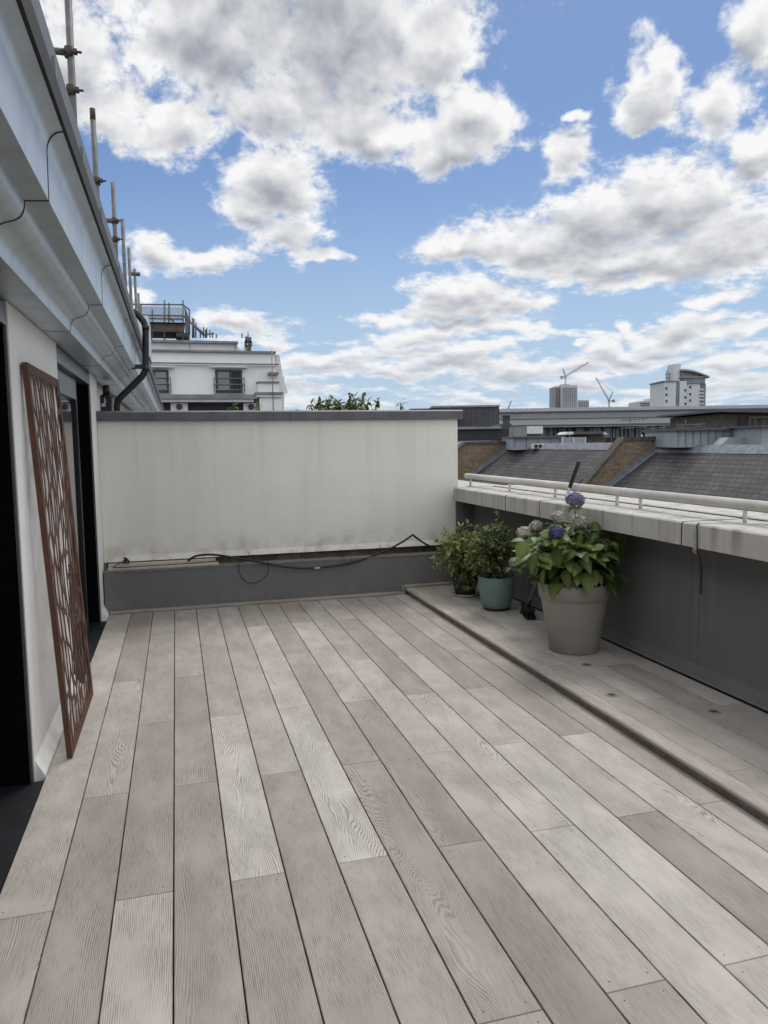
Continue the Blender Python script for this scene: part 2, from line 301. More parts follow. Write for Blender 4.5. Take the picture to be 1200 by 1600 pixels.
MAT = dict(
    deck=deck_mat('limed_oak_board', (0.585, 0.555, 0.505), (0.252, 0.207, 0.176), (0.22, 0.195, 0.175)),
    nosing=mat('weathered_board_edging', (0.47, 0.435, 0.385), 0.7, col2=(0.34, 0.30, 0.26), vscale=9, stretch=(3, 0.5, 3), bump=0.2, bscale=160, fine=0.35, fscale=180),
    skirt=mat('brown_edging', (0.33, 0.285, 0.25), 0.6, col2=(0.22, 0.185, 0.16), vscale=7, stretch=(0.6, 3, 3), fine=0.3),
    palewood=mat('bleached_timber', (0.56, 0.51, 0.44), 0.7, col2=(0.42, 0.37, 0.31), vscale=5, stretch=(0.6, 5, 5), fine=0.3, fscale=60),
    joist=mat('dark_void_under_boards', (0.012, 0.011, 0.010), 0.95),
    white=render_wall_mat('white_render', (0.80, 0.79, 0.76), (0.55, 0.54, 0.49), 0.0, 2.03, (0.35, 0.33, 0.28), 0.12, 0.35),
    divider=render_wall_mat('cream_render', (0.735, 0.712, 0.652), (0.44, 0.43, 0.385), 0.0, 1.22, (0.22, 0.20, 0.165), 0.24, 0.5),
    lead=mat('lead_sheet', (0.115, 0.122, 0.135), 0.55, col2=(0.075, 0.08, 0.09), vscale=8, bump=0.15, bscale=25, fine=0.25, fscale=40),
    graypaint=render_wall_mat('dark_grey_masonry_paint', (0.140, 0.142, 0.144), (0.21, 0.21, 0.205), 0.05, 0.86, (0.21, 0.20, 0.18), 0.30, 0.45),
    graytop=mat('worn_grey_ledge', (0.19, 0.185, 0.175), 0.75, col2=(0.12, 0.115, 0.108), vscale=11, fine=0.3),
    zinc=mat('painted_metal_cornice', (0.56, 0.625, 0.67), 0.40, col2=(0.475, 0.54, 0.59), vscale=2.4, metallic=0.6, stretch=(0.6, 4.0, 0.6), fine=0.07, fscale=26),
    soffit=mat('painted_soffit', (0.36, 0.375, 0.385), 0.6, col2=(0.31, 0.325, 0.33), vscale=2),
    seam=mat('dark_seam', (0.03, 0.03, 0.032), 0.8),
    alu=mat('grey_aluminium', (0.135, 0.14, 0.15), 0.38, var=0.04, metallic=0.5),
    alu_dark=mat('anthracite_frame', (0.012, 0.013, 0.015), 0.5, var=0.05, spec=0.25),
    interior=mat('unlit_room', (0.004, 0.0045, 0.006), 0.9, var=0.05, spec=0.02),
    slate=mat('dark_slate_threshold', (0.016, 0.018, 0.022), 0.6, spec=0.2, col2=(0.010, 0.011, 0.014), vscale=5, fine=0.3, fscale=30),
    corten=mat('rusted_steel', (0.125, 0.050, 0.029), 0.75, col2=(0.078, 0.032, 0.020), vscale=9, bump=0.2, bscale=180, fine=0.35, fscale=140),
    coping=render_wall_mat('weathered_cast_stone', (0.49, 0.475, 0.44), (0.15, 0.14, 0.125), 0.80, 0.99, (0.11, 0.10, 0.085), 0.72, 0.25),
    railpaint=mat('off_white_rail_paint', (0.62, 0.60, 0.55), 0.45, col2=(0.50, 0.48, 0.43), vscale=5, fine=0.18, fscale=70),
    taupe=mat('taupe_plastic', (0.30, 0.282, 0.25), 0.5, col2=(0.265, 0.247, 0.22), vscale=4, bump=0.05, bscale=300),
    green=mat('sage_green_plastic', (0.165, 0.26, 0.225), 0.5, col2=(0.145, 0.235, 0.205), vscale=4),
    darkpot=mat('dark_brown_pot', (0.030, 0.026, 0.022), 0.6),
    whitepl=mat('white_plastic', (0.55, 0.55, 0.53), 0.45),
    soil=mat('potting_soil', (0.030, 0.022, 0.016), 0.95, bump=0.8, bscale=90, vscale=30),
    stem=mat('woody_stem', (0.085, 0.075, 0.04), 0.8, vscale=30),
    hyd=leaf_mat('hydrangea_leaf', (0.028, 0.060, 0.015), (0.14, 0.195, 0.045), 0.28, 0.42),
    bushleaf=leaf_mat('small_dark_leaf', (0.022, 0.044, 0.014), (0.17, 0.21, 0.07), 0.22, 0.5),
    limeleaf=leaf_mat('lime_leaf', (0.035, 0.055, 0.015), (0.24, 0.27, 0.08), 0.28, 0.5),
    petal_blue=leaf_mat('violet_petal', (0.035, 0.032, 0.10), (0.12, 0.11, 0.25), 0.3, 0.6),
    petal_dusk=leaf_mat('dusky_petal', (0.075, 0.072, 0.14), (0.24, 0.23, 0.33), 0.3, 0.6),
    petal_pale=leaf_mat('faded_petal', (0.20, 0.20, 0.17), (0.46, 0.44, 0.38), 0.3, 0.6),
    black=mat('black_plastic', (0.013, 0.013, 0.013), 0.5),
    rubber=mat('black_cable_sheath', (0.016, 0.015, 0.015), 0.6),
    steel=mat('bare_steel', (0.42, 0.42, 0.42), 0.4, metallic=0.7, var=0.1, vscale=30),
    galv=mat('galvanised_tube', (0.15, 0.152, 0.15), 0.6, metallic=0.3, col2=(0.095, 0.09, 0.085), vscale=9),
    rusty=mat('rusty_fitting', (0.075, 0.048, 0.038), 0.8, col2=(0.035, 0.03, 0.028), vscale=30),
    lens=mat('frosted_lens', (0.30, 0.30, 0.29), 0.3),
    strap=mat('grey_tape', (0.40, 0.385, 0.35), 0.7, vscale=18),
    farwhite=mat('pale_facade', (0.76, 0.76, 0.74), 0.8, col2=(0.68, 0.68, 0.66), vscale=0.5),
    farwhite2=mat('pale_mansard', (0.66, 0.665, 0.66), 0.8, col2=(0.58, 0.585, 0.58), vscale=0.4),
    fargrey=mat('weathered_grey_trim', (0.22, 0.225, 0.23), 0.8, vscale=1.2),
    fardark=mat('dark_opening', (0.012, 0.013, 0.015), 0.6),
    winframe=mat('dark_window_frame', (0.025, 0.027, 0.03), 0.5),
    glass=glass_mat('door_glass', (0.012, 0.014, 0.016)),
    farglass=glass_mat('window_glass', (0.03, 0.04, 0.05), 0.05),
    sheet=mat('debris_netting', (0.30, 0.31, 0.33), 0.9, vscale=3),
    plank=mat('scaffold_board', (0.13, 0.10, 0.08), 0.9, col2=(0.07, 0.055, 0.045), vscale=6),
    slates=brick_mat('roof_slates', (0.040, 0.039, 0.042), (0.085, 0.080, 0.080), (0.010, 0.010, 0.011), 1.0, 'YX', 0.27, 0.18, 0.020, 0.5, 0.75, 0.75),
    brick=brick_mat('stock_brick', (0.26, 0.195, 0.13), (0.13, 0.098, 0.07), (0.15, 0.13, 0.105), 1.0, 'XZ', 0.225, 0.085, 0.013, 0.5, 0.9, 0.6),
    stonecop=mat('mossy_coping', (0.105, 0.095, 0.08), 0.9, col2=(0.05, 0.046, 0.04), vscale=4),
    leadflash=mat('lead_flashing', (0.20, 0.22, 0.25), 0.6, col2=(0.12, 0.13, 0.15), vscale=5),
    zincroof=mat('standing_seam_zinc', (0.105, 0.11, 0.118), 0.7, col2=(0.085, 0.09, 0.097), vscale=0.25, metallic=0.3),
    zincpale=mat('pale_metal_fascia', (0.24, 0.26, 0.29), 0.6, col2=(0.20, 0.215, 0.24), vscale=0.3, metallic=0.2),
    zincdark=mat('dark_metal_cladding', (0.075, 0.08, 0.09), 0.5, col2=(0.055, 0.06, 0.068), vscale=0.6),
    blackclad=mat('near_black_cladding', (0.022, 0.024, 0.028), 0.6, vscale=1),
    panel=mat('pale_blue_grey_cladding', (0.30, 0.335, 0.375), 0.55, col2=(0.24, 0.27, 0.30), vscale=1.0, stretch=(1, 1, 0.3)),
    palebox=mat('pale_box', (0.58, 0.59, 0.59), 0.6, var=0.06),
    tower_a=mat('brown_grey_tower', (0.30, 0.30, 0.31), 0.8, vscale=0.05),
    tower_b=mat('pale_tower_grid', (0.50, 0.51, 0.52), 0.8, vscale=0.05, var=0.05),
    tower_w=mat('white_tower', (0.55, 0.575, 0.60), 0.7, vscale=0.03, var=0.05),
    farblue=mat('blue_grey_glazing', (0.16, 0.20, 0.23), 0.3, vscale=0.1),
    crane=mat('crane_paint', (0.26, 0.29, 0.33), 0.6),
    crane_red=mat('crane_red_paint', (0.30, 0.24, 0.235), 0.6),
    street=mat('asphalt', (0.05, 0.05, 0.052), 0.9, vscale=0.4),
    treeleaf=leaf_mat('tree_leaf', (0.035, 0.062, 0.018), (0.13, 0.165, 0.05), 0.25, 0.5),
)

# ------------------------------------------------------------------ mesh helpers
class MB:
    def __init__(s): s.v = []; s.f = []; s.sm = []; s.mi = []; s.at = []
    def add(s, vs_, fs, smooth=False, at=(0.5, 0.5, 0.0), mi=0):
        o = len(s.v); s.v += [tuple(v) for v in vs_]
        for k, f in enumerate(fs):
            s.f.append([i+o for i in f]); s.sm.append(smooth); s.mi.append(mi)
            s.at.append(at[k] if isinstance(at, list) else at)
    def box(s, x0, y0, z0, x1, y1, z1, at=(0.5, 0.5, 0.0), bev=0.0):
        x0, x1 = min(x0, x1), max(x0, x1); y0, y1 = min(y0, y1), max(y0, y1); z0, z1 = min(z0, z1), max(z0, z1)
        if bev > 0:
            b = bev
            vs_ = [(x0, y0, z0), (x1, y0, z0), (x1, y1, z0), (x0, y1, z0), (x0, y0, z1-b), (x1, y0, z1-b), (x1, y1, z1-b), (x0, y1, z1-b),
                   (x0+b, y0+b, z1), (x1-b, y0+b, z1), (x1-b, y1-b, z1), (x0+b, y1-b, z1)]
            fs = [(3, 2, 1, 0), (0, 1, 5, 4), (1, 2, 6, 5), (2, 3, 7, 6), (3, 0, 4, 7), (4, 5, 9, 8), (5, 6, 10, 9), (6, 7, 11, 10), (7, 4, 8, 11), (8, 9, 10, 11)]
        else:
            vs_ = [(x0, y0, z0), (x1, y0, z0), (x1, y1, z0), (x0, y1, z0), (x0, y0, z1), (x1, y0, z1), (x1, y1, z1), (x0, y1, z1)]
            fs = [(3, 2, 1, 0), (0, 1, 5, 4), (1, 2, 6, 5), (2, 3, 7, 6), (3, 0, 4, 7), (4, 5, 6, 7)]
        s.add(vs_, fs, False, at); return s
    def tube(s, pts, r, n=10, cap=True, at=(0.5, 0.5, 0)):
        pts = [Vector(p) for p in pts]; rs = r if isinstance(r, (list, tuple)) else [r]*len(pts)
        vs_ = []; prev = None
        for i, p in enumerate(pts):
            t = (pts[min(i+1, len(pts)-1)]-pts[max(i-1, 0)])
            if t.length < 1e-9: t = Vector((0, 0, 1))
            t.normalize()
            a = prev if prev is not None else (Vector((0, 0, 1)) if abs(t.z) < 0.9 else Vector((1, 0, 0)))
            a = (a-t*a.dot(t)).normalized(); b = t.cross(a); prev = a
            for k in range(n):
                w = 2*math.pi*k/n; vs_.append(p+(a*math.cos(w)+b*math.sin(w))*rs[i])
        fs = []
        for i in range(len(pts)-1):
            for k in range(n):
                fs.append((i*n+k, i*n+(k+1) % n, (i+1)*n+(k+1) % n, (i+1)*n+k))
        s.add(vs_, fs, True, at)
        if cap:
            o = len(s.v)-len(vs_); e = len(pts)-1
            s.f.append([o+k for k in reversed(range(n))]); s.f.append([o+e*n+k for k in range(n)])
            s.sm += [False, False]; s.mi += [0, 0]; s.at += [at, at]
        return s
    def lathe(s, prof, c=(0, 0, 0), n=48, at=(0.5, 0.5, 0)):
        c = Vector(c); vs_ = []
        for r, z in prof:
            for k in range(n):
                w = 2*math.pi*k/n; vs_.append((c.x+r*math.cos(w), c.y+r*math.sin(w), c.z+z))
        fs = [(i*n+k, i*n+(k+1) % n, (i+1)*n+(k+1) % n, (i+1)*n+k) for i in range(len(prof)-1) for k in range(n)]
        s.add(vs_, fs, True, at); return s
    def prism(s, poly, axis, a, b, smooth=False, cap=True, at=(0.5, 0.5, 0)):
        """poly: 2D points; axis 1 -> (x,z) swept along y; axis 0 -> (y,z) along x; axis 2 -> (x,y) along z"""
        def P(p, t):
            return (p[0], t, p[1]) if axis == 1 else ((t, p[0], p[1]) if axis == 0 else (p[0], p[1], t))
        n = len(poly); vs_ = [P(p, a) for p in poly]+[P(p, b) for p in poly]
        s.add(vs_, [(i, (i+1) % n, n+(i+1) % n, n+i) for i in range(n)], smooth, at)
        if cap:
            o = len(s.v)-2*n
            s.f += [[o+i for i in range(n)], [o+n+i for i in reversed(range(n))]]; s.sm += [False]*2; s.mi += [0]*2; s.at += [at]*2
        return s
    def quad(s, a, b, c, d, at=(0.5, 0.5, 0)): s.add([a, b, c, d], [(0, 1, 2, 3)], False, at); return s
    def build(s, name, mt, parent=None, loc=None, attr=False):
        me = bpy.data.meshes.new(name)
        me.from_pydata(s.v, [], s.f); me.update()
        me.polygons.foreach_set('use_smooth', s.sm)
        if attr:
            ca = me.color_attributes.new('board', 'FLOAT_COLOR', 'CORNER')
            arr = []
            for f, a in zip(s.f, s.at):
                if isinstance(a[0], (tuple, list)):
                    for q in a: arr += [q[0], q[1], q[2], 1.0]
                else: arr += [a[0], a[1], a[2], 1.0]*len(f)
            ca.data.foreach_set('color', arr)
        me.materials.append(MAT[mt] if isinstance(mt, str) else mt)
        bm_fix(me)
        o = bpy.data.objects.new(name, me); C.objects.link(o)
        if loc is not None: o.location = loc
        if parent is not None: o.parent = parent
        return o
import bmesh
def bm_fix(me):
    bm = bmesh.new(); bm.from_mesh(me); bmesh.ops.recalc_face_normals(bm, faces=bm.faces); bm.to_mesh(me); bm.free()
def tag(o, label=None, cat=None, group=None, kind=None):
    if label: o['label'] = label
    if cat: o['category'] = cat
    if group: o['group'] = group
    if kind: o['kind'] = kind
    return o
def thing(name, label, cat, loc=(0, 0, 0), rz=0.0, group=None):
    o = bpy.data.objects.new(name, None); C.objects.link(o); o.location = loc; o.rotation_euler = (0, 0, rz)
    o.empty_display_size = 0.2
    return tag(o, label, cat, group)
def arc(c, r, a0, a1, n):
    return [(c[0]+r*math.cos(R(a0+(a1-a0)*i/n)), c[1]+r*math.sin(R(a0+(a1-a0)*i/n))) for i in range(n+1)]
def spline(pts, n=8):
    pts = [Vector(p) for p in pts]; out = []
    for i in range(len(pts)-1):
        p0, p1, p2, p3 = pts[max(i-1, 0)], pts[i], pts[i+1], pts[min(i+2, len(pts)-1)]
        for k in range(n):
            t = k/n
            out.append(0.5*((2*p1)+(p2-p0)*t+(2*p0-5*p1+4*p2-p3)*t*t+(3*p1-p0-3*p2+p3)*t**3))
    out.append(pts[-1]); return out

# ------------------------------------------------------------------ SETTING: street, deck
g = MB(); g.box(-3000, -3000, -17.0, 3000, 3000, -16.5); tag(g.build('ground', 'street'), kind='structure')

DECK_L, STEP_X, WALL_Y = -0.60, 2.055, 6.72
BW, X0 = 0.18, -0.4214
ev, od = [0.82, 2.40, 3.96, 5.89], [-0.75, 1.61, 3.17, 4.73]
tones = {0: [.85, .85, .8, .62, .6], 1: [.35, .72, .40, .4], 2: [.62, .48, .36, .82, .6], 3: [.62, .36, .36, .4], 4: [.6, .58, 1.0, .36, .4],
         5: [.50, .68, .28, .3], 6: [.40, .85, 1.05, .42, .4], 7: [.42, .32, .36, .3], 8: [.36, .75, .24, .18, .2], 9: [.40, .66, .62, .5],
         10: [.55, .26, .78, .82, .8], 11: [.42, .66, .9, .8], 12: [.34, .22, .62, .16, .2], 13: [.42, .24, .82, .7], 14: [.62, .36, .34, .66, .6]}
d = MB(); scr = MB()
for i in range(15):
    xa, xb = X0+(i-1)*BW+0.0022, X0+i*BW-0.0022
    if i == 0: xa = DECK_L
    if i == 14: xb = STEP_X
    js = sorted(ev if i % 2 == 0 else od, reverse=True)
    ys = [WALL_Y-0.004]+[j+random.uniform(-.008, .008) for j in js]+[-3.0]
    for k in range(len(ys)-1):
        tn = tones[i][k] if k < len(tones[i]) else random.random()
        a = (min(1, max(0, tn+random.uniform(-.03, .03))), random.random(), random.choice([.04, .10, .22, .40, .9]))
        if i == 4 and k == 2: a = (a[0], .33, .7)
        if i == 6 and k == 2: a = (a[0], .71, .9)
        d.box(xa, ys[k+1]+0.0012, -0.028, xb, ys[k]-0.0012, 0.0, a, bev=0.0016)
        for yy in (ys[k]-0.035, ys[k+1]+0.035):
            for xx in (xa+0.03, xb-0.03):
                scr.tube([(xx, yy, -0.004), (xx, yy, 0.0004)], 0.0022, 6)
deck = d.build('deck', 'deck', attr=True); tag(deck, kind='structure')
scr.build('screw_plug', 'joist', deck)
v = MB(); v.box(DECK_L-0.0, -3.0, -0.20, STEP_X+0.85, WALL_Y+0.3, -0.05); tag(v.build('deck_substrate', 'joist'), kind='structure')

# raised strip along the parapet
RZ = 0.058; PAR_X = 2.815
d = MB(); xs = [STEP_X+0.072, 2.285, 2.465, 2.645, PAR_X-0.03]
for i in range(len(xs)-1):
    js = [[0.9, 2.5, 4.05, 5.6], [1.7, 3.35, 4.9], [0.6, 2.35, 3.95, 5.5], [1.5, 3.15, 4.7]][i]
    ys = [WALL_Y-0.004]+sorted(js, reverse=True)+[-3.0]
    for k in range(len(ys)-1):
        d.box(xs[i]+0.0018, ys[k+1]+0.0012, RZ-0.028, xs[i+1]-0.0018, ys[k]-0.0012, RZ, (random.uniform(.25, .75), random.random(), random.choice([.15, .3, .6])), bev=0.0016)
rd = d.build('raised_deck', 'deck', attr=True); tag(rd, kind='structure')
nz = MB()
prof = [(STEP_X+0.070, RZ-0.026), (STEP_X+0.002, RZ-0.026)]+[(STEP_X-0.012+p[0], RZ-0.013+p[1]) for p in arc((0.013, 0), 0.0130, 260, 95, 8)]+[(STEP_X+0.070, RZ+0.0005)]
for a, b in [(-3.0, 0.35), (0.353, 3.93), (3.933, WALL_Y-0.004)]:
    nz.prism(prof, 1, a, b)
nz.build('nosing', 'nosing', rd)
rs = MB(); rs.box(STEP_X+0.008, -3.0, -0.03, STEP_X+0.05, WALL_Y-0.004, RZ-0.027); rs.build('riser', 'skirt', rd)
dk = MB(); dk.box(STEP_X+0.052, -3.0, -0.03, PAR_X, WALL_Y, RZ-0.031); dk.build('void', 'joist', rd)

# ------------------------------------------------------------------ terrace building on the left
tb = thing('terrace_building', 'white rendered penthouse facade with grey metal cornice and sliding doors along the deck', 'building', (-0.64, 3, 0))
def tpart(mb, name, mt, parent=None, off=Vector((-0.64, 3, 0)), attr=False):
    for i, q in enumerate(mb.v): mb.v[i] = (q[0]-off.x, q[1]-off.y, q[2]-off.z)
    return mb.build(name, mt, parent if parent is not None else tb, attr=attr)
WX = -0.64; SZ = 2.027
DOORS = [(-2.6, 3.42), (4.74, 6.50)]
# piers (own mesh each)
for a, b, nm in [(3.42, 4.74, 'pier'), (6.50, 7.05, 'pier'), (-3.2, -2.6, 'pier')]:
    w = MB(); w.box(WX-0.30, a, -0.05, WX, b, SZ+0.0)
    # splayed render foot turned out to the deck edge
    w.prism([(WX-0.01, -0.02), (DECK_L-0.002, -0.02), (DECK_L-0.002, 0.012), (WX-0.012, 0.105)], 1, a+0.012, b-0.012)
    tpart(w, nm, 'white')
w = MB(); w.box(WX-0.30, 7.05, -0.05, WX-0.06, 30, SZ); tpart(w, 'far_wall', 'white')
w = MB(); w.box(WX-0.30, -3.2, SZ+0.003, WX-0.02, 30, 2.9); tpart(w, 'upper_wall', 'soffit')
# cornice: soffit, cyma, upper soffit, fascia and flared lip, in lengths between the seams
cy = [(-0.505, SZ)]
for k in range(13):
    t = k/12; cy.append((-0.503+0.096*t+0.012*math.sin(2*math.pi*t)*-1.0, SZ+0.012+0.130*(t+0.10*math.sin(2*math.pi*t))))
prof = [(WX-0.02, SZ+0.004)]+cy+[(-0.407, 2.168), (-0.340, 2.172), (-0.338, 2.30)]
for k in range(9):
    a = R(180-90*k/8); prof.append((-0.290+0.048*math.cos(a), 2.315+0.062*math.sin(a)))
prof += [(-0.60, 2.377), (WX-0.02, 2.377)]
seams = [-3.2, -0.93, 0.80, 2.53, 4.27, 6.0, 7.73, 9.46, 11.2, 12.9, 14.6, 16.4, 30]
w = MB()
for a, b in zip(seams[:-1], seams[1:]):
    n = len(prof); vs_ = [(p[0], a+0.0025, p[1]) for p in prof]+[(p[0], b-0.0025, p[1]) for p in prof]
    w.add(vs_, [(i, (i+1) % n, n+(i+1) % n, n+i) for i in range(n)], True)
    w.add([(p[0], a+0.0025, p[1]) for p in prof], [list(range(n))]); w.add([(p[0], b-0.0025, p[1]) for p in prof], [list(range(n))])
co = tpart(w, 'cornice', 'zinc')
md = co.modifiers.new('edges', 'EDGE_SPLIT'); md.split_angle = R(32)
w = MB()
pin = [(p[0]+0.0015 if p[0] > WX+0.01 else p[0], p[1]-0.0015) for p in prof[:-2]]+prof[-2:]
for y in seams[1:-1]:
    w = MB(); w.prism(pin, 1, y-0.0035, y+0.0035); tpart(w, 'seam', 'seam', co)
# lead gutter apron above the lip
w = MB(); w.box(-0.42, -3.2, 2.380, -0.280, 30, 2.455)
ap = tpart(w, 'gutter_edge', 'seam')
w = MB(); yb = -3.2
while yb < 30:
    ln = 1.9; w.prism([(-0.294, 2.457), (-0.286, 2.470), (-0.300, 2.605), (-0.33, 2.62), (-0.60, 2.64), (-0.60, 2.457)], 1, yb+0.003, yb+ln-0.003); yb += ln
tpart(w, 'lead_apron', 'lead')
for y in [2.36, 3.02, 3.75, 4.9, 6.1, 7.3, 9.0]:
    w = MB(); w.box(-0.289, y, 2.462, -0.281, y+0.03, 2.515); tpart(w, 'clip', 'zincpale')
w = MB(); w.prism([(-0.60, 2.642), (-3.6, 3.5), (-3.6, 2.4), (-0.60, 2.46)], 1, -3.2, 30); tpart(w, 'roof', 'lead')
w = MB(); w.box(-0.55, 10.6, 2.62, -0.28, 11.6, 3.15); tpart(w, 'lead_dormer_cheek', 'zinc')
# threshold strip
w = MB(); w.box(-1.02, -2.6, -0.10, DECK_L-0.004, 3.415, -0.006); tpart(w, 'threshold', 'slate')
w = MB(); w.box(-1.02, 4.745, -0.10, DECK_L-0.004, 6.495, -0.006); tpart(w, 'threshold', 'slate')
# room behind the doors, its unlit darkness painted as near-black surfaces
w = MB()
w.box(-5.0, -3.0, -0.10, -1.022, 8.0, -0.02); w.box(-5.0, -3.0, 2.45, -0.95, 8.0, 2.52); w.box(-5.1, -3.0, -0.02, -5.0, 8.0, 2.45)
w.box(-5.0, -3.1, -0.02, -0.95, -3.0, 2.45); w.box(-5.0, 8.0, -0.02, -0.95, 8.1, 2.45)
tpart(w, 'interior', 'interior')
def sliding_door(y0, y1, leaves, nm):
    O = Vector((-0.64, 3, 0)); xo, xi, lx = WX-0.004, WX-0.015, WX-0.052; rd_ = WX-0.24; jw = 0.022
    fr = MB()
    fr.box(xi, y0, -0.004, xo, y0+jw, SZ-0.012); fr.box(xi, y1-jw, -0.004, xo, y1, SZ-0.012); fr.box(xi, y0+jw+.001, SZ-0.10, xo, y1-jw-.001, SZ-0.012)
    f = tpart(fr, nm, 'alu')
    rv = MB(); rv.box(rd_, y1-jw+.002, -0.004, xi-0.002, y1-0.001, SZ-0.1); tpart(rv, 'reveal', 'interior', f, O)
    rv = MB(); rv.box(rd_, y0+0.001, -0.004, xi-0.002, y0+jw-.002, SZ-0.1); tpart(rv, 'reveal', 'interior', f, O)
    rv = MB(); rv.box(rd_, y0+0.046, SZ-0.098, xi-0.002, y1-0.046, SZ-0.013); tpart(rv, 'head', 'alu', f, O)
    for a, b in leaves:
        st = MB()
        st.box(lx-0.05, b-0.075, 0.012, lx, b, SZ-0.102); st.box(lx-0.05, a, 0.012, lx, a+0.075, SZ-0.102); st.box(lx-0.05, a+0.076, 0.012, lx, b-0.076, 0.15)
        tpart(st, 'leaf_frame', 'alu_dark', f, O)
        st = MB(); st.box(lx-0.05, a+0.076, SZ-0.25, lx+0.0015, b-0.076, SZ-0.102); tpart(st, 'top_rail', 'alu', f, O)
        gl = MB(); gl.box(lx-0.032, a+0.07, 0.14, lx-0.018, b-0.07, SZ-0.24); tpart(gl, 'pane', 'glass', f, O)
    return f
sliding_door(4.74, 6.50, [(4.79, 6.05)], 'sliding_door')
sliding_door(-2.6, 3.42, [(-2.55, -0.75), (-0.74, 0.95), (0.96, 2.45)], 'sliding_door')

# ------------------------------------------------------------------ divider wall and low plinth
DY = 6.90
dw = thing('divider_wall', 'cream rendered divider wall with dark lead coping at the far end of the deck', 'wall', (1.0, DY, 0.44))
def part(mb, root, name, mt, parent=None, attr=False):
    off = root.location
    for i, q in enumerate(mb.v): mb.v[i] = (q[0]-off.x, q[1]-off.y, q[2]-off.z)
    return mb.build(name, mt, parent if parent is not None else root, attr=attr)
w = MB(); w.box(WX+0.002, DY, 0.435, 2.655, DY+0.20, 1.665)
w.prism([(DY-0.022, 0.425), (DY+0.05, 0.425), (DY+0.05, 0.434), (DY-0.001, 0.475)], 0, WX+0.004, 2.65)
part(w, dw, 'wall', MAT['divider'])
# material was tuned in world heights: keep object coordinates aligned
w = MB(); xa = WX-0.045
for xb in (0.18, 1.02, 1.9, 2.70):
    w.prism([(DY-0.045, 1.650), (DY-0.040, 1.648), (DY+0.24, 1.648), (DY+0.245, 1.72), (DY-0.02, 1.735), (DY-0.045, 1.722)], 0, xa+0.001, xb-0.001); xa = xb
part(w, dw, 'coping', 'lead')
pl = thing('plinth_wall', 'dark grey painted plinth below the cream divider wall', 'wall', (1.0, WALL_Y, 0))
w = MB(); w.box(WX+0.01, WALL_Y, -0.03, PAR_X-0.01, WALL_Y+0.12, 0.352); part(w, pl, 'face', 'graypaint')
w = MB(); w.box(WX+0.01, WALL_Y-0.004, 0.354, PAR_X-0.01, WALL_Y+0.135, 0.368); part(w, pl, 'ledge', 'graytop')
w = MB(); w.box(WX+0.01, DY+0.06, 0.0, PAR_X-0.01, DY+0.16, 0.434); part(w, pl, 'core', 'brick')
sk = [(WALL_Y-0.003, 0.002), (WALL_Y-0.034, 0.002), (WALL_Y-0.034, 0.012)]+[(WALL_Y-0.018+0.016*math.cos(R(a)), 0.014+0.016*math.sin(R(a))) for a in (180, 150, 120, 90)]+[(WALL_Y-0.003, 0.030)]
w = MB(); w.prism(sk, 0, DECK_L+0.01, STEP_X-0.02)
w.prism([(p[0], p[1]+RZ) for p in sk], 0, STEP_X-0.02, PAR_X-0.03)
w.box(STEP_X-0.052, WALL_Y-0.032, 0.031, STEP_X-0.021, WALL_Y-0.004, RZ+0.030)
part(w, pl, 'skirting', 'skirt')

# timber cover boards lying on the plinth, left end
cv = thing('timber_cover', 'weathered timber cover boards on the left end of the grey plinth', 'cover', (-0.1, WALL_Y+0.06, 0.37))
d = MB(); d.box(-0.60, WALL_Y+0.030, 0.370, 0.33, WALL_Y+0.105, 0.392, (.75, .3, .3), 0.002); part(d, cv, 'board', 'palewood', attr=True)
d = MB(); d.box(-0.60, WALL_Y+0.110, 0.372, 0.31, DY-0.025, 0.416, (.5, .8, .3), 0.002); part(d, cv, 'board', 'palewood', attr=True)

# ------------------------------------------------------------------ parapet with coping slabs
pa = thing('parapet', 'low dark grey parapet wall topped with pale weathered stone coping', 'wall', (PAR_X, 3, 0))
w = MB(); w.box(PAR_X, -3.0, -0.1, PAR_X+0.30, 8.6, 0.862); part(w, pa, 'wall', 'graypaint')
w = MB(); w.prism([(PAR_X-0.001, RZ+0.012), (PAR_X-0.028, RZ+0.012), (PAR_X-0.020, RZ+0.020), (PAR_X-0.001, RZ+0.085)], 1, -3.0, WALL_Y-0.01); part(w, pa, 'fillet', 'graypaint')
CI, CO_, CZ0, CZ1 = 2.575, 3.24, 0.862, 0.985
ys = [-3.0, -1.0, 0.55, 1.95, 3.40, 5.02, 5.62, 6.79]
for a, b in zip(ys[:-1], ys[1:]):
    w = MB(); xm = CI+0.40
    w.box(CI, a+0.003, CZ0, xm-0.006, b-0.003, CZ1+0.002, bev=0.008)
    w.box(xm+0.006, a+0.003, CZ0, CO_, b-0.003, CZ1+0.011, bev=0.008)
    cs = part(w, pa, 'coping_stone', 'coping')
    w = MB(); w.box(xm-0.004, a+0.02, CZ1-0.01, xm+0.004, b-0.02, CZ1+0.006); part(w, pa, 'open_joint', 'seam', cs)
    w = MB(); w.box(CI+0.005, b-0.0028, CZ0+0.004, CO_-0.01, b+0.0028, CZ1+0.003); w.box(CI-0.0012, b-0.004, CZ0+0.002, CI+0.004, b+0.004, CZ1-0.004); part(w, pa, 'open_joint', 'seam', cs)
w = MB(); w.box(CI+0.012, -3.0, CZ0+0.004, CO_-0.012, 6.78, CZ1-0.02); part(w, pa, 'mortar_bed', 'seam')
w = MB(); w.box(CI+0.10, 6.795, CZ0+0.01, CO_, 9.2, CZ1-0.012); part(w, pa, 'far_coping', 'coping')
w = MB(); w.box(WX+0.1+3.17, DY-0.02, 0.37, PAR_X-0.001, DY+0.16, CZ0-0.003); part(w, pa, 'return', 'graypaint')
w = MB(); w.box(PAR_X+0.31, -3.0, -16.4, CO_-0.05, 30, CZ0-0.01); part(w, pa, 'facade', 'brick')

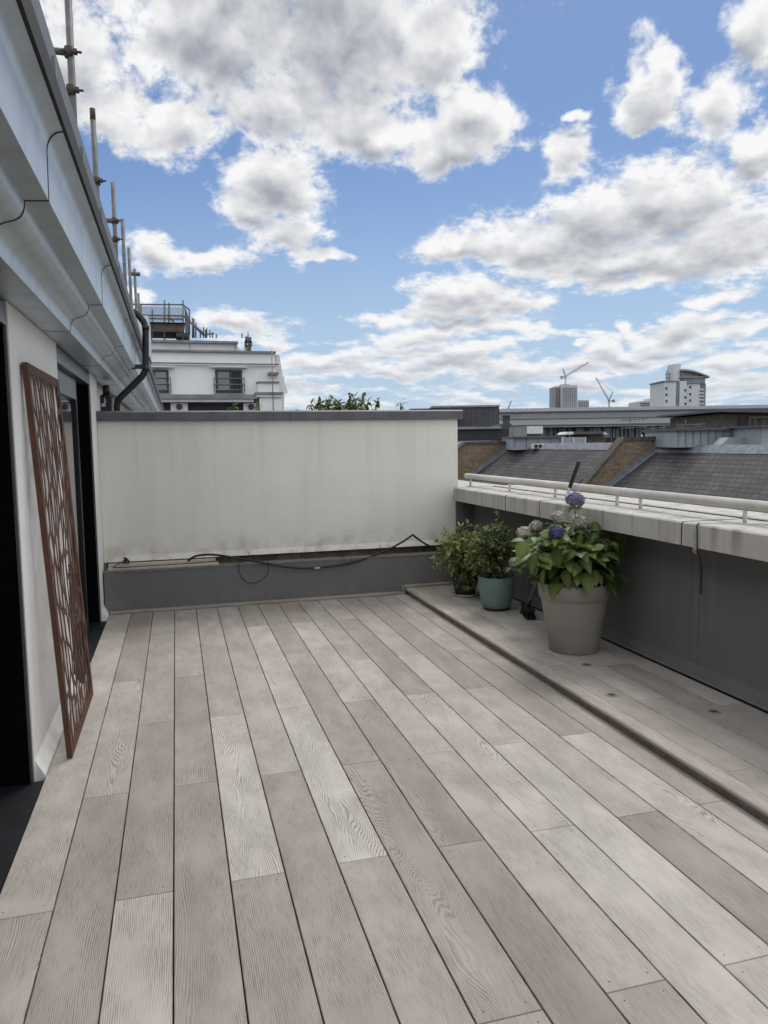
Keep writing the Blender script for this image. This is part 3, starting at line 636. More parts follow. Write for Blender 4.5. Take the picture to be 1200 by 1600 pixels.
# guard rail standing on the coping
RX, RLZ = 2.80, 1.086
gr = thing('guard_rail', 'low off-white tubular guard rail on short posts along the stone coping', 'railing', (RX, 4, CZ1))
def tube_obj(pts, r, n=18):
    w = MB(); w.tube(pts, r, n); return w
e0 = 7.06
pts = [(RX, e0, RLZ), (RX, e0-0.012, RLZ), (RX, e0-0.03, RLZ), (RX, 4.262, RLZ)]
w = MB(); w.tube(pts, [0.012, 0.022, 0.0265, 0.0265], 18); part(w, gr, 'tube', 'railpaint')
w = MB(); w.tube([(RX, 4.258, RLZ), (RX, -2.6, RLZ)], 0.0265, 18); part(w, gr, 'tube', 'railpaint')
w = MB(); w.tube([(RX, 4.275, RLZ), (RX, 4.245, RLZ)], 0.0277, 18); part(w, gr, 'sleeve', 'railpaint')
for y in (6.93, 6.02, 5.20, 4.36, 4.10, 3.20, 2.3, 1.2, 0.1, -1.2):
    w = MB(); w.tube([(RX, y, CZ1+0.004), (RX, y, RLZ-0.02)], 0.011, 12); po = part(w, gr, 'post', 'railpaint')
    w = MB(); w.tube([(RX, y, CZ1-0.002), (RX, y, CZ1+0.007)], 0.040, 20); part(w, gr, 'base_plate', 'railpaint', po)

# grey tape and thin black lead coming over the coping
st = thing('cable_strap', 'grey taped cable folded over the coping edge with a thin black lead hanging down', 'cable', (CI, 3.30, CZ1))
pth = spline([(3.06, 2.96, CZ1+0.018), (2.985, 3.03, CZ1+0.016), (2.93, 3.08, CZ1+0.006), (2.72, 3.23, CZ1+0.005), (2.60, 3.285, CZ1+0.005), (CI-0.002, 3.29, CZ1+0.001), (CI-0.006, 3.29, CZ1-0.02), (CI-0.006, 3.285, CZ0+0.005), (CI+0.002, 3.297, CZ0-0.022), (CI+0.030, 3.318, CZ0-0.040)], 6)
w = MB()
for i in range(len(pth)-1):
    a, b = pth[i], pth[i+1]; hw = Vector((0, 0.016, 0)); dd = (b-a).normalized(); up = dd.cross(Vector((0, 1, 0))).normalized()*0.004
    w.add([a-hw, a+hw, b+hw, b-hw, a-hw+up, a+hw+up, b+hw+up, b-hw+up], [(0, 1, 2, 3), (4, 5, 6, 7), (0, 1, 5, 4), (2, 3, 7, 6), (1, 2, 6, 5), (3, 0, 4, 7)])
part(w, st, 'tape', 'strap')
off_ = Vector((-0.004, -0.024, 0.002))
w = MB(); w.tube([p+off_ for p in pth[26:]]+spline([(CI+0.07, 3.34, CZ0-0.06), (CI+0.17, 3.46, CZ0-0.10), (PAR_X-0.008, 3.53, 0.70), (PAR_X-0.007, 3.532, 0.62), (PAR_X-0.007, 3.53, 0.555)], 4), 0.0030, 8)
part(w, st, 'lead', 'rubber')
w = MB(); w.box(PAR_X-0.003, 3.55, RZ+0.09, PAR_X-0.0005, 3.585, 0.855); w.box(PAR_X-0.0025, 3.62, RZ+0.09, PAR_X-0.0005, 3.632, 0.855); part(w, pa, 'panel_joint', 'graypaint')

# recessed deck lights
lt = None
LIGHTS = [((2.366, 3.99), 'small round recessed deck light closest to the taupe hydrangea pot'), ((2.207, 3.463), 'small round recessed deck light nearest the step edging'), ((2.552, 3.089), 'small round recessed deck light nearest the grey parapet')]
for (x, y), lab in LIGHTS:
    if lt is None:
        t = thing('deck_light', lab, 'deck light', (x, y, RZ), group='recessed deck lights')
        w = MB(); w.lathe([(0.019, 0.001), (0.020, 0.005), (0.030, 0.005), (0.033, 0.0008)], n=28); rim = w.build('rim', 'fargrey', t)
        w = MB(); w.lathe([(0.0005, 0.0022), (0.0195, 0.0022)], n=28); w.build('lens', 'seam', t); lt = t
    else:
        c = lt.copy(); C.objects.link(c); c.location = (x, y, RZ); c['label'] = lab
        for ch in list(lt.children):
            q = ch.copy(); C.objects.link(q); q.parent = c

# ------------------------------------------------------------------ corten screen
SW, SH = 0.93, 1.80
sx_t, sx_b = WX+0.030, -0.515
scn = thing('garden_screen', 'rust brown laser-cut steel screen leaning against the white pier', 'screen', (sx_b, 3.61, 0.004))
lean = math.asin((sx_b-sx_t)/SH)
scn.rotation_euler = (0, -lean, 0)
rg = random.Random(11)
def cell_clip(poly, p, q):
    mx, my = (p[0]+q[0])/2, (p[1]+q[1])/2; nx, ny = q[0]-p[0], q[1]-p[1]; out = []
    for i in range(len(poly)):
        a, b = poly[i], poly[(i+1) % len(poly)]
        da = (a[0]-mx)*nx+(a[1]-my)*ny; db = (b[0]-mx)*nx+(b[1]-my)*ny
        if da <= 0: out.append(a)
        if (da < 0) != (db < 0) and abs(da-db) > 1e-12:
            t = da/(da-db); out.append((a[0]+(b[0]-a[0])*t, a[1]+(b[1]-a[1])*t))
    return out
bd = 0.028; AN = 2.7
seeds = []
nx_, ny_ = 11, 11
for j in range(ny_+2):
    for i in range(nx_+1):
        seeds.append((bd+(SW-2*bd)*(i+0.5*(j % 2)+rg.uniform(-.52, .52))/nx_, (bd+(SH-2*bd)*(j-0.5+rg.uniform(-.60, .60))/ny_)/AN))
box = [(bd, bd/AN), (SW-bd, bd/AN), (SW-bd, (SH-bd)/AN), (bd, (SH-bd)/AN)]
w = MB()
def warp(u, v):
    e = math.sin(math.pi*min(1, max(0, (u-bd)/(SW-2*bd))))*math.sin(math.pi*min(1, max(0, (v-bd)/(SH-2*bd))))
    return u+e*(0.034*math.sin(v*5.2+u*3)+0.016*math.sin(v*13+u*17)), v+e*0.035*math.sin(u*13+v*2)
for k, p in enumerate(seeds):
    poly = box
    for m_, q in enumerate(seeds):
        if m_ != k and abs(q[0]-p[0]) < 0.3 and abs(q[1]-p[1]) < 0.3: poly = cell_clip(poly, p, q)
        if len(poly) < 3: break
    if len(poly) < 3: continue
    poly = [(a, b*AN) for a, b in poly]
    loop = []
    for i in range(len(poly)):
        a, b = poly[i], poly[(i+1) % len(poly)]; ln = math.hypot(b[0]-a[0], b[1]-a[1]); ns = max(2, int(ln/0.016))
        loop += [(a[0]+(b[0]-a[0])*t/ns, a[1]+(b[1]-a[1])*t/ns) for t in range(ns)]
    n = len(loop); inn = loop[:]
    for _ in range(5):
        inn = [((inn[i-1][0]+inn[(i+1) % n][0]+2*inn[i][0])/4, (inn[i-1][1]+inn[(i+1) % n][1]+2*inn[i][1])/4) for i in range(n)]
    cx = sum(a for a, b in loop)/n; cyy = sum(b for a, b in loop)/n
    wid = max(a for a, b in loop)-min(a for a, b in loop); hei = max(b for a, b in loop)-min(b for a, b in loop)
    if wid < 0.02 or hei < 0.035: kx = None
    else: kx = max(0.25, 1-2*0.0085/wid); ky = max(0.3, 1-2*0.013/hei)
    outer = [warp(*q) for q in loop]
    if kx is None:
        w.add([(0, a, b) for a, b in outer], [list(range(n))]); continue
    inner = [warp(cx+(a-cx)*kx, cyy+(b-cyy)*ky) for a, b in inn]
    w.add([(0, a, b) for a, b in outer]+[(0, a, b) for a, b in inner], [(i, (i+1) % n, n+(i+1) % n, n+i) for i in range(n)])
for a in [((0, 0), (SW, 0), (SW, bd), (0, bd)), ((0, SH-bd), (SW, SH-bd), (SW, SH), (0, SH)), ((0, bd), (bd, bd), (bd, SH-bd), (0, SH-bd)), ((SW-bd, bd), (SW, bd), (SW, SH-bd), (SW-bd, SH-bd))]:
    w.add([(0, u, v_) for u, v_ in a], [(0, 1, 2, 3)])
pn = w.build('cut_panel', 'corten', scn)
so = pn.modifiers.new('sheet', 'SOLIDIFY'); so.thickness = 0.004; so.offset = 0
w = MB(); t_ = 0.022
w.box(-t_, 0, 0, -0.0022, SW, 0.004); w.box(-t_, 0, SH-0.004, -0.0022, SW, SH); w.box(-t_, 0, 0.005, -0.0022, 0.004, SH-0.005); w.box(-t_, SW-0.004, 0.005, -0.0022, SW, SH-0.005)
w.build('folded_rim', 'corten', scn)

# ------------------------------------------------------------------ plants
def leaf(mb, base, direc, normal, ln, wd, curl=0.25, fold=0.25, tone=0.5, nseg=6, tip=1.0):
    d_ = Vector(direc).normalized(); nn = Vector(normal); nn = (nn-d_*nn.dot(d_))
    if nn.length < 1e-4: nn = Vector((0.3, 0.2, 1)); nn = nn-d_*nn.dot(d_)
    nn.normalize(); sd = d_.cross(nn)
    vs_ = []; b0 = Vector(base)
    for i in range(nseg+1):
        t = i/nseg; wv = wd*0.5*(math.sin(math.pi*min(1, t**0.75*1.0))**0.85)*(1-0.15*t) if 0 < t < 1 else 0.0
        c = b0+d_*(ln*t)-nn*(curl*ln*t*t)
        up = nn*(fold*wv)
        vs_ += [c+sd*wv+up, c, c-sd*wv+up]
    fs = []; at = []
    r_ = random.random()
    for i in range(nseg):
        o = i*3; vein = 0.35*(i % 2)
        fs += [(o, o+1, o+4, o+3), (o+1, o+2, o+5, o+4)]
        a0, a1 = (tone, r_, vein*0.6), (tone, r_, 1.0)
        at += [[a0, a1, a1, a0], [a1, a0, a0, a1]]
    mb.add(vs_, fs, True, at)
def rnd_dir(rg_, up=0.0):
    while True:
        p = Vector((rg_.uniform(-1, 1), rg_.uniform(-1, 1), rg_.uniform(-1, 1)))
        if 0.05 < p.length < 1: p.normalize(); p.z += up; return p.normalized()
def flower(mb, c, r, rg_, n=70, ps=0.016, tone=(0, 1), flat=0.8):
    for k in range(n):
        z = 1-1.65*(k+0.5)/n; ph = k*2.399963; s_ = math.sqrt(max(0, 1-z*z))
        nn = Vector((s_*math.cos(ph), s_*math.sin(ph), z)); p = Vector(c)+Vector((nn.x*r, nn.y*r, nn.z*r*flat))*rg_.uniform(.74, 1.14)
        t1_ = nn.orthogonal().normalized(); a0 = rg_.uniform(0, 6.28); tn = rg_.uniform(*tone)
        for q in range(4):
            a = a0+q*math.pi/2; dd = (t1_*math.cos(a)+nn.cross(t1_)*math.sin(a)+nn*rg_.uniform(0.05, .5)).normalized()
            leaf(mb, p, dd, nn, ps*rg_.uniform(.8, 1.25), ps*0.9, curl=0.15, fold=0.1, tone=min(1, max(0, tn+rg_.uniform(-.15, .15))), nseg=3)

# 1: hydrangea in taupe pot
HX, HY = 2.47, 4.33
h = thing('potted_hydrangea', 'large taupe plastic pot of big-leaved hydrangea with purple and faded flower heads', 'potted plant', (HX, HY, RZ))
w = MB()
po_h, rt_, rb_ = 0.455, 0.236, 0.158
w.lathe([(0.002, 0.002), (rb_-0.006, 0.002), (rb_, 0.008), (0.211, po_h-0.118), (0.213, po_h-0.105), (0.224, po_h-0.100), (rt_-0.001, po_h-0.006), (rt_-0.004, po_h), (rt_-0.012, po_h), (rt_-0.016, po_h-0.01), (0.205, po_h-0.10)], n=64)
w.build('pot', 'taupe', h)
w = MB(); w.lathe([(0.001, po_h-0.038), (0.1, po_h-0.042), (0.216, po_h-0.05)], n=32); w.build('soil', 'soil', h)
rg = random.Random(5)
stems = MB(); lv = MB()
def hleaf(p, dd, ln, tone, curl=None):
    leaf(lv, p, dd, Vector((dd.x*.3+rg.uniform(-.45, .45), dd.y*.3+rg.uniform(-.45, .45), 1)), ln, ln*rg.uniform(.70, .86), curl=rg.uniform(.1, .55) if curl is None else curl, fold=rg.uniform(.05, .3), tone=min(1, max(0, tone)), nseg=9)
def keep_out(p):          # the coping and the parapet are solid: leaves stay on their near side
    lim = (2.56 if p.z+RZ > 0.80 else 2.79)-HX-0.02
    if p.x > lim: p.x = lim
    return p
for k in range(29):
    a = k*2.399963; rr = 0.03+0.14*math.sqrt((k+.5)/29); spread = rg.uniform(.6, 1.5)
    top = Vector((math.cos(a)*rr*(1+spread), math.sin(a)*rr*(1+spread), po_h+0.40-0.95*rr+rg.uniform(-.10, .05)))
    if top.x > 0 : top.z += 0.05
    top = keep_out(top)
    b_ = Vector((math.cos(a)*rr*0.8, math.sin(a)*rr*0.8, po_h-0.05)); mid = (b_+top)/2+Vector((0, 0, 0.05))
    pts = spline([b_, mid, top], 5); stems.tube(pts, [0.0055-0.0003*i for i in range(len(pts))], 6)
    for j in range(3, len(pts)):
        p = pts[j]
        for s_ in (0, 1):
            aa = a+j*1.57+s_*math.pi+rg.uniform(-.5, .5); droop = rg.uniform(-.5, .35)
            ln = rg.uniform(.075, .135)*(0.66 if j > 9 else 1)
            dd = Vector((math.cos(aa), math.sin(aa), droop)); b2 = p+dd*0.03
            if keep_out((b2+dd*ln).copy()) != b2+dd*ln: continue
            stems.tube([p, b2], 0.002, 5)
            hleaf(b2, dd, ln, rg.gauss(.30+.05*j*(1 if j > 8 else .3), .22))
for k in range(80):      # skirt of leaves hanging over the pot rim
    a = rg.uniform(0, 6.283); rr = rg.uniform(.10, .24); dd = Vector((math.cos(a), math.sin(a), rg.uniform(-.7, .35))); ln = rg.uniform(.09, .15)
    p = Vector((math.cos(a)*rr, math.sin(a)*rr, po_h+rg.uniform(.02, .20)))
    e_ = p+dd*ln
    if e_.x > 0.32 or (e_.z < po_h+.03 and math.hypot(e_.x, e_.y) < 0.30): continue
    stems.tube([Vector((math.cos(a)*rr*.4, math.sin(a)*rr*.4, po_h-0.04)), p], 0.0022, 5)
    hleaf(p, dd, ln, rg.gauss(.45, .28), rg.uniform(.2, .8))
for px, py, ln in [(845, 905, .15), (884, 905, .13), (893, 915, .12), (975, 845, .15), (985, 870, .13), (972, 905, .14), (830, 880, .13), (815, 860, .12), (905, 850, .13), (940, 860, .14), (870, 870, .13), (930, 830, .12), (960, 825, .11)]:   # the large outer leaves
    p = hit(px, py, 1, HY-0.20 if px < 960 else HY-0.05)-Vector((HX, HY, RZ)); p = keep_out(p)
    dd = Vector((p.x, p.y*0.6, -.7)).normalized(); q = p-dd*ln*.5; stems.tube([Vector((q.x*.3, q.y*.3, q.z-.08)), q], .0024, 5); hleaf(q, dd, ln, rg.gauss(.5, .2), .35)
stems.build('stem', 'stem', h); lv.build('foliage', 'hyd', h, attr=True)
def fl(nm, px, py, Y, r, mt, n, ps, lab=None, tone=(0, 1)):
    c = hit(px, py, 1, Y)-Vector((HX, HY, RZ)); mb = MB(); flower(mb, c, r, rg, n, ps, tone)
    o = mb.build(nm, mt, h, attr=True)
    sb = MB(); sb.tube(spline([Vector((c.x*.35, c.y*.35, po_h-.03)), Vector((c.x*.75, c.y*.75, (c.z+po_h)*.5)), c-Vector((0, 0, r*.5))], 5), 0.004, 6); sb.build('flower_stem', 'stem', o)
    for q in range(5):
        a = q*1.257+rg.random(); dd = Vector((math.cos(a), math.sin(a), rg.uniform(-.3, .1)))
        lb = MB(); leaf(lb, c-Vector((0, 0, r*0.9))+dd*.01, dd, Vector((0, 0, 1)), .075, .045, .35, .2, rg.uniform(.4, .9)); lb.build('leaf', 'hyd', o, attr=True)
    if lab: o['label'] = lab
fl('flower_head', 899, 781, HY-.05, 0.050, 'petal_dusk', 56, 0.026, 'tall dusky purple mophead rising above the coping')
fl('flower_head', 869, 832, HY-.20, 0.038, 'petal_blue', 40, 0.026, 'deep violet mophead low at the front')
fl('flower_head', 872, 808, HY+.02, 0.045, 'petal_pale', 34, 0.022, 'faded cream flower head')
fl('flower_head', 906, 816, HY-.06, 0.045, 'petal_pale', 34, 0.022, tone=(0, .8))
fl('flower_head', 941, 806, HY-.02, 0.036, 'petal_pale', 24, 0.016, tone=(0, .4))
def shrub_leaves(mb, sm, rg_, centre, rad, n, ln, tone_mu, up=0.35, squash=(1, 1, 1)):
    """leaf tufts on twigs through the crown's volume"""
    c = Vector(centre)
    for k in range(n):
        d_ = rnd_dir(rg_, 0.15); rr = rad*(rg_.random()**0.45)*rg_.uniform(.8, 1.12)
        p = c+Vector((d_.x*rr*squash[0], d_.y*rr*squash[1], d_.z*rr*squash[2]))
        if sm is not None and k % 4 == 0: sm.tube([c+Vector((0, 0, -rad*squash[2]*.8)), (c+p)/2+Vector((0, 0, -.02)), p], 0.002, 4, cap=False)
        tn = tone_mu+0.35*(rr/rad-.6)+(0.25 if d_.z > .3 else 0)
        for q in range(rg_.randint(4, 7)):
            e = (d_*0.6+rnd_dir(rg_, up)).normalized(); l_ = ln*rg_.uniform(.6, 1.25)
            leaf(mb, p+rnd_dir(rg_)*ln*.35, e, Vector((rg_.uniform(-.6, .6), rg_.uniform(-.6, .6), 1)), l_, l_*rg_.uniform(.36, .5), curl=rg_.uniform(0, .4), fold=.25, tone=min(1, max(0, rg_.gauss(tn, .2))), nseg=4)
# 2: small-leaved bush in sage green pot
GX, GY = 2.485, 5.60
gp = thing('potted_bush', 'sage green pot holding a small-leaved bushy shrub', 'potted plant', (GX, GY, RZ))
w = MB(); gh = 0.275
w.lathe([(0.002, 0.018), (0.103, 0.018), (0.113, 0.022), (0.126, 0.06), (0.144, 0.18), (0.148, gh-0.004), (0.146, gh), (0.139, gh), (0.136, gh-0.05)], n=56); w.build('pot', 'green', gp)
w = MB(); w.lathe([(0.002, 0.001), (0.098, 0.001), (0.108, 0.005), (0.110, 0.022), (0.106, 0.023)], n=40); w.build('drip_tray', 'black', gp)
w = MB(); w.lathe([(0.001, gh-0.03), (0.136, gh-0.035)], n=28); w.build('soil', 'soil', gp)
rg = random.Random(21); lb = MB(); sb = MB()
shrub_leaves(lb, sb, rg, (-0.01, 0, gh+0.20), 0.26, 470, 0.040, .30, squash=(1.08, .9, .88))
for dx, dy, hh in [(.0, -.02, .66), (-.15, .03, .54), (-.07, -.05, .56), (.09, .02, .52), (.15, -.04, .46)]:
    pts = spline([(dx*.3, dy*.3, gh), (dx*.8, dy, gh+hh*.35), (dx, dy, hh+gh-.15)], 5); sb.tube(pts, 0.003, 5)
    for j in range(5, len(pts)):
        for q in range(3): leaf(lb, pts[j], rnd_dir(rg, .4), (0, 0, 1), .035, .015, .2, .2, rg.uniform(.4, .95), 4)
    for q in range(7): leaf(lb, pts[-1], rnd_dir(rg, .9), (0, 0, 1), .038, .016, .2, .2, rg.uniform(.5, 1), 4)
for s_ in range(6):
    a = s_*1.05; sb.tube([(math.cos(a)*.03, math.sin(a)*.03, gh-.04), (math.cos(a)*.06, math.sin(a)*.06, gh+.12)], 0.005, 6)
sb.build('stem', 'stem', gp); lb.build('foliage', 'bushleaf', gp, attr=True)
# faded hydrangea-like clusters of the bush's neighbour stems
for px, py, yy, r_ in [(819, 833, 4.95, .05), (838, 822, 4.95, .045), (806, 879, 4.90, .038)]:
    c = hit(px, py, 1, yy)-Vector((HX, HY, RZ)); mb = MB(); flower(mb, c, r_, rg, 36, 0.023, (0.0, 1)); o = mb.build('flower_head', 'petal_pale', h, attr=True)
    o['label'] = 'faded whitish flower head leaning over the green pot'
    sb = MB(); sb.tube(spline([Vector((-.04, .10, po_h-.03)), Vector((c.x*.6, c.y*.6, po_h+.14)), c], 5), 0.004, 6); sb.build('flower_stem', 'stem', o)
    for q in range(6):
        a = q*1.05+rg.random(); dd = Vector((math.cos(a), math.sin(a), rg.uniform(-.5, .1)))
        lb = MB(); leaf(lb, c-Vector((0, 0, r_*.8)), dd, (0, 0, 1), .09, .058, .4, .2, rg.uniform(.1, .6), 6); lb.build('leaf', 'hyd', o, attr=True)

# 3: dark pot with lime-tinted leaves on a white saucer
BX, BY = 2.45, 6.20
bp_ = thing('potted_leafy_plant', 'dark pot on a white saucer with yellowish green leaves, by the far corner', 'potted plant', (BX, BY, RZ))
w = MB(); w.lathe([(0.002, 0.012), (0.085, 0.012), (0.092, 0.02), (0.125, 0.21), (0.120, 0.215), (0.115, 0.18)], n=40); w.build('pot', 'darkpot', bp_)
w = MB(); w.lathe([(0.002, 0.002), (0.105, 0.002), (0.122, 0.022), (0.118, 0.023), (0.10, 0.010), (0.002, 0.009)], n=40); w.build('saucer', 'whitepl', bp_)
w = MB(); w.lathe([(0.001, 0.19), (0.117, 0.185)], n=28); w.build('soil', 'soil', bp_)
lb = MB(); sb = MB(); rg = random.Random(33)
shrub_leaves(lb, sb, rg, (-0.03, -0.02, 0.40), 0.245, 230, 0.055, .48, up=.1, squash=(1.05, 1, .98))
shrub_leaves(lb, sb, rg, (-0.05, -0.10, 0.19), 0.13, 26, 0.05, .5, up=-.2)
for q in range(7): leaf(lb, (-.02+rg.uniform(-.03, .03), -.125, .10+rg.uniform(-.03, .05)), rnd_dir(rg, -.3), (0, -1, .4), .06, .03, .2, .2, .95, 6)
for s_ in range(5):
    a = s_*1.3; sb.tube([(math.cos(a)*.03, math.sin(a)*.03, .17), (math.cos(a)*.07, math.sin(a)*.07, .34)], 0.004, 6)
sb.build('stem', 'stem', bp_); lb.build('foliage', 'limeleaf', bp_, attr=True)

# broom behind the big pot
B0 = hit(818, 925, 1, 4.98); B1 = hit(905, 719, 1, 4.68)
B0 = Vector((2.60, 5.26, RZ+0.085)); 
bt = hit(905, 720, 0, 2.765)
br_ = thing('broom', 'broom with black bristle head and silver pole leaning on the white rail behind the hydrangea', 'broom', (B0.x, B0.y, RZ))
ax_ = (bt-B0); gpt = B0+ax_*0.83
w = MB(); w.tube([B0, gpt], 0.0115, 12); part(w, br_, 'pole', 'steel')
w = MB(); w.tube([gpt, gpt+ax_*0.02, bt-ax_*0.005, bt], [0.0125, 0.0145, 0.0145, 0.010], 12); part(w, br_, 'grip', 'black')
w = MB(); w.tube([B0-ax_.normalized()*0.03, B0+ax_.normalized()*0.05], [0.02, 0.014], 12); part(w, br_, 'socket', 'black')
hd = Vector((-0.25, -0.97, 0)).normalized(); pr_ = Vector((0.97, -0.25, 0))
w = MB(); c0 = Vector((B0.x, B0.y, RZ+0.066))
def obox(mb, c, ux, uy, lx, ly, z0, z1, flare=1.0):
    vs_ = [c+ux*(sx*lx*(flare if k == 0 else 1))+uy*(sy*ly*(flare if k == 0 else 1))+Vector((0, 0, (z0, z1)[k]-c.z)) for k in (0, 1) for sx, sy in ((-1, -1), (1, -1), (1, 1), (-1, 1))]
    mb.add(vs_, [(3, 2, 1, 0), (4, 5, 6, 7), (0, 1, 5, 4), (1, 2, 6, 5), (2, 3, 7, 6), (3, 0, 4, 7)])
obox(w, c0, hd, pr_, 0.125, 0.03, RZ+0.060, RZ+0.083); part(w, br_, 'head', 'black')
w = MB(); rg = random.Random(3)
for i in range(260):
    u, v_ = rg.uniform(-.12, .12), rg.uniform(-.026, .026)
    a = c0+hd*u+pr_*v_; a.z = RZ+0.061; b = c0+hd*(u*1.12+rg.uniform(-.006, .006))+pr_*(v_*1.5+rg.uniform(-.006, .006)); b.z = RZ+rg.uniform(0.001, .006)
    w.tube([a, b], 0.0018, 4, cap=False)
part(w, br_, 'bristles', 'black')

# cables lying on and hanging over the plinth
def yz(px, py, Y): return hit(px, py, 1, Y)
cb = thing('power_cable', 'thick black cable draped along the plinth and kinked upward near the parapet', 'cable', (0.6, WALL_Y, 0.37))
P_ = [yz(294, 876, WALL_Y+0.09), yz(306, 869, WALL_Y+0.05), yz(330, 866.5, WALL_Y+0.02), yz(365, 871, WALL_Y-0.02), yz(410, 879, WALL_Y-0.03), yz(450, 886, WALL_Y-0.03), yz(492, 887.5, WALL_Y-0.03), yz(545, 880, WALL_Y-0.02), yz(590, 866, WALL_Y+0.02), yz(625, 849, WALL_Y+0.04), yz(641, 838.5, WALL_Y+0.05), yz(645, 836, WALL_Y+0.05), yz(649, 839, WALL_Y+0.06), yz(665, 850, WALL_Y+0.08), yz(690, 862, WALL_Y+0.1)]
w = MB(); w.tube(spline(P_, 6), 0.0095, 10); part(w, cb, 'sheath', 'rubber')
w = MB(); w.tube([yz(491, 888, WALL_Y-0.03), yz(500, 887.3, WALL_Y-0.03)], 0.0112, 10); part(w, cb, 'tape_band', 'strap')
for q in ((392, 876), (412, 879), (540, 881), (597, 864)):
    w = MB(); w.tube(spline([yz(q[0]-4, q[1]-13, WALL_Y+0.02), yz(q[0], q[1], WALL_Y-0.043), yz(q[0]+5, q[1]+2, WALL_Y-0.042), yz(q[0]+9, q[1]-8, WALL_Y-0.02)], 4), 0.0022, 6); part(w, cb, 'tie', 'rubber')
lw = thing('loose_wire', 'thin black wire hanging in a loop down the grey plinth', 'wire', (0.8, WALL_Y, 0.3))
w = MB(); w.tube(spline([yz(418, 872, WALL_Y+0.02), yz(420, 888, WALL_Y-0.02), yz(415, 901, WALL_Y-0.012), yz(400, 910, WALL_Y-0.010), yz(385, 909, WALL_Y-0.010), yz(375, 897, WALL_Y-0.012), yz(373, 884, WALL_Y-0.016), yz(378, 877, WALL_Y+0.01), yz(390, 874, WALL_Y+0.06)], 8), 0.003, 8); part(w, lw, 'wire', 'rubber')
pg = thing('plug_lead', 'small black plug with thin lead lying on the timber cover boards', 'plug', (-0.45, WALL_Y+0.08, 0.395))
w = MB(); w.box(-0.478, WALL_Y+0.10, 0.4185, -0.425, WALL_Y+0.145, 0.452, bev=0.012); w.tube([(-0.45, WALL_Y+0.12, 0.455), (-0.47, WALL_Y+0.10, 0.47)], [0.012, 0.006], 8); part(w, pg, 'plug', 'black')
w = MB()
for dx in (-.011, .011): w.box(-.452+dx-.003, WALL_Y+.078, .43, -.452+dx+.003, WALL_Y+.099, .436)
part(w, pg, 'pin', 'steel')
w = MB(); w.tube(spline([(-0.46, WALL_Y+0.11, 0.44), (-0.52, WALL_Y+0.09, 0.415), (-0.555, WALL_Y+0.06, 0.398), (-0.52, WALL_Y+0.035, 0.396), (-0.4, WALL_Y+0.03, 0.396), (-0.15, WALL_Y+0.045, 0.396), (0.1, WALL_Y+0.05, 0.396), (0.30, WALL_Y+0.075, 0.398), (0.36, WALL_Y+0.09, 0.39)], 8), 0.0036, 8); part(w, pg, 'lead', 'rubber')

# ------------------------------------------------------------------ downpipe and scaffold tubes of the penthouse
dp = thing('downpipe', 'black swan-neck downpipe crossing the metal cornice beyond the divider wall', 'downpipe', (-0.3, 7.6, 2.3))
Yp = 7.6
P_ = [yz(209, 484, Yp), yz(214, 490, Yp), yz(224, 502, Yp), yz(227, 509, Yp), yz(227.5, 520, Yp), yz(227.5, 572, Yp), yz(226.5, 580, Yp), yz(222, 588, Yp), yz(190, 619, Yp), yz(184, 626, Yp), yz(182.5, 634, Yp), yz(182.5, 665, Yp)]
w = MB(); w.tube(P_, 0.030, 16); part(w, dp, 'pipe', 'black')
for q in (512, 576):
    w = MB(); w.tube([yz(227.5, q-4, Yp), yz(227.5, q+4, Yp)], 0.0335, 16); part(w, dp, 'collar', 'black')
w = MB(); a = yz(216, 573, Yp); w.box(a.x-0.06, Yp-0.02, a.z-0.02, a.x+0.05, Yp+0.02, a.z+0.02); part(w, dp, 'bracket', 'black')
hp = thing('hopper_box', 'black rainwater hopper with white fitting tucked under the soffit beside the divider wall', 'hopper', (-0.58, 7.35, 1.75))
w = MB(); w.box(-0.64, 7.28, 1.60, -0.545, 7.44, 1.905, bev=0.02); w.tube([(-0.59, 7.36, 1.9), (-0.59, 7.36, 1.99)], 0.03, 12); part(w, hp, 'box', 'black')
w = MB(); w.prism([(-0.628, 1.79), (-0.595, 1.79), (-0.588, 1.85), (-0.600, 1.875), (-0.606, 1.82), (-0.628, 1.82)], 1, 7.262, 7.279); part(w, hp, 'fitting', 'whitepl')

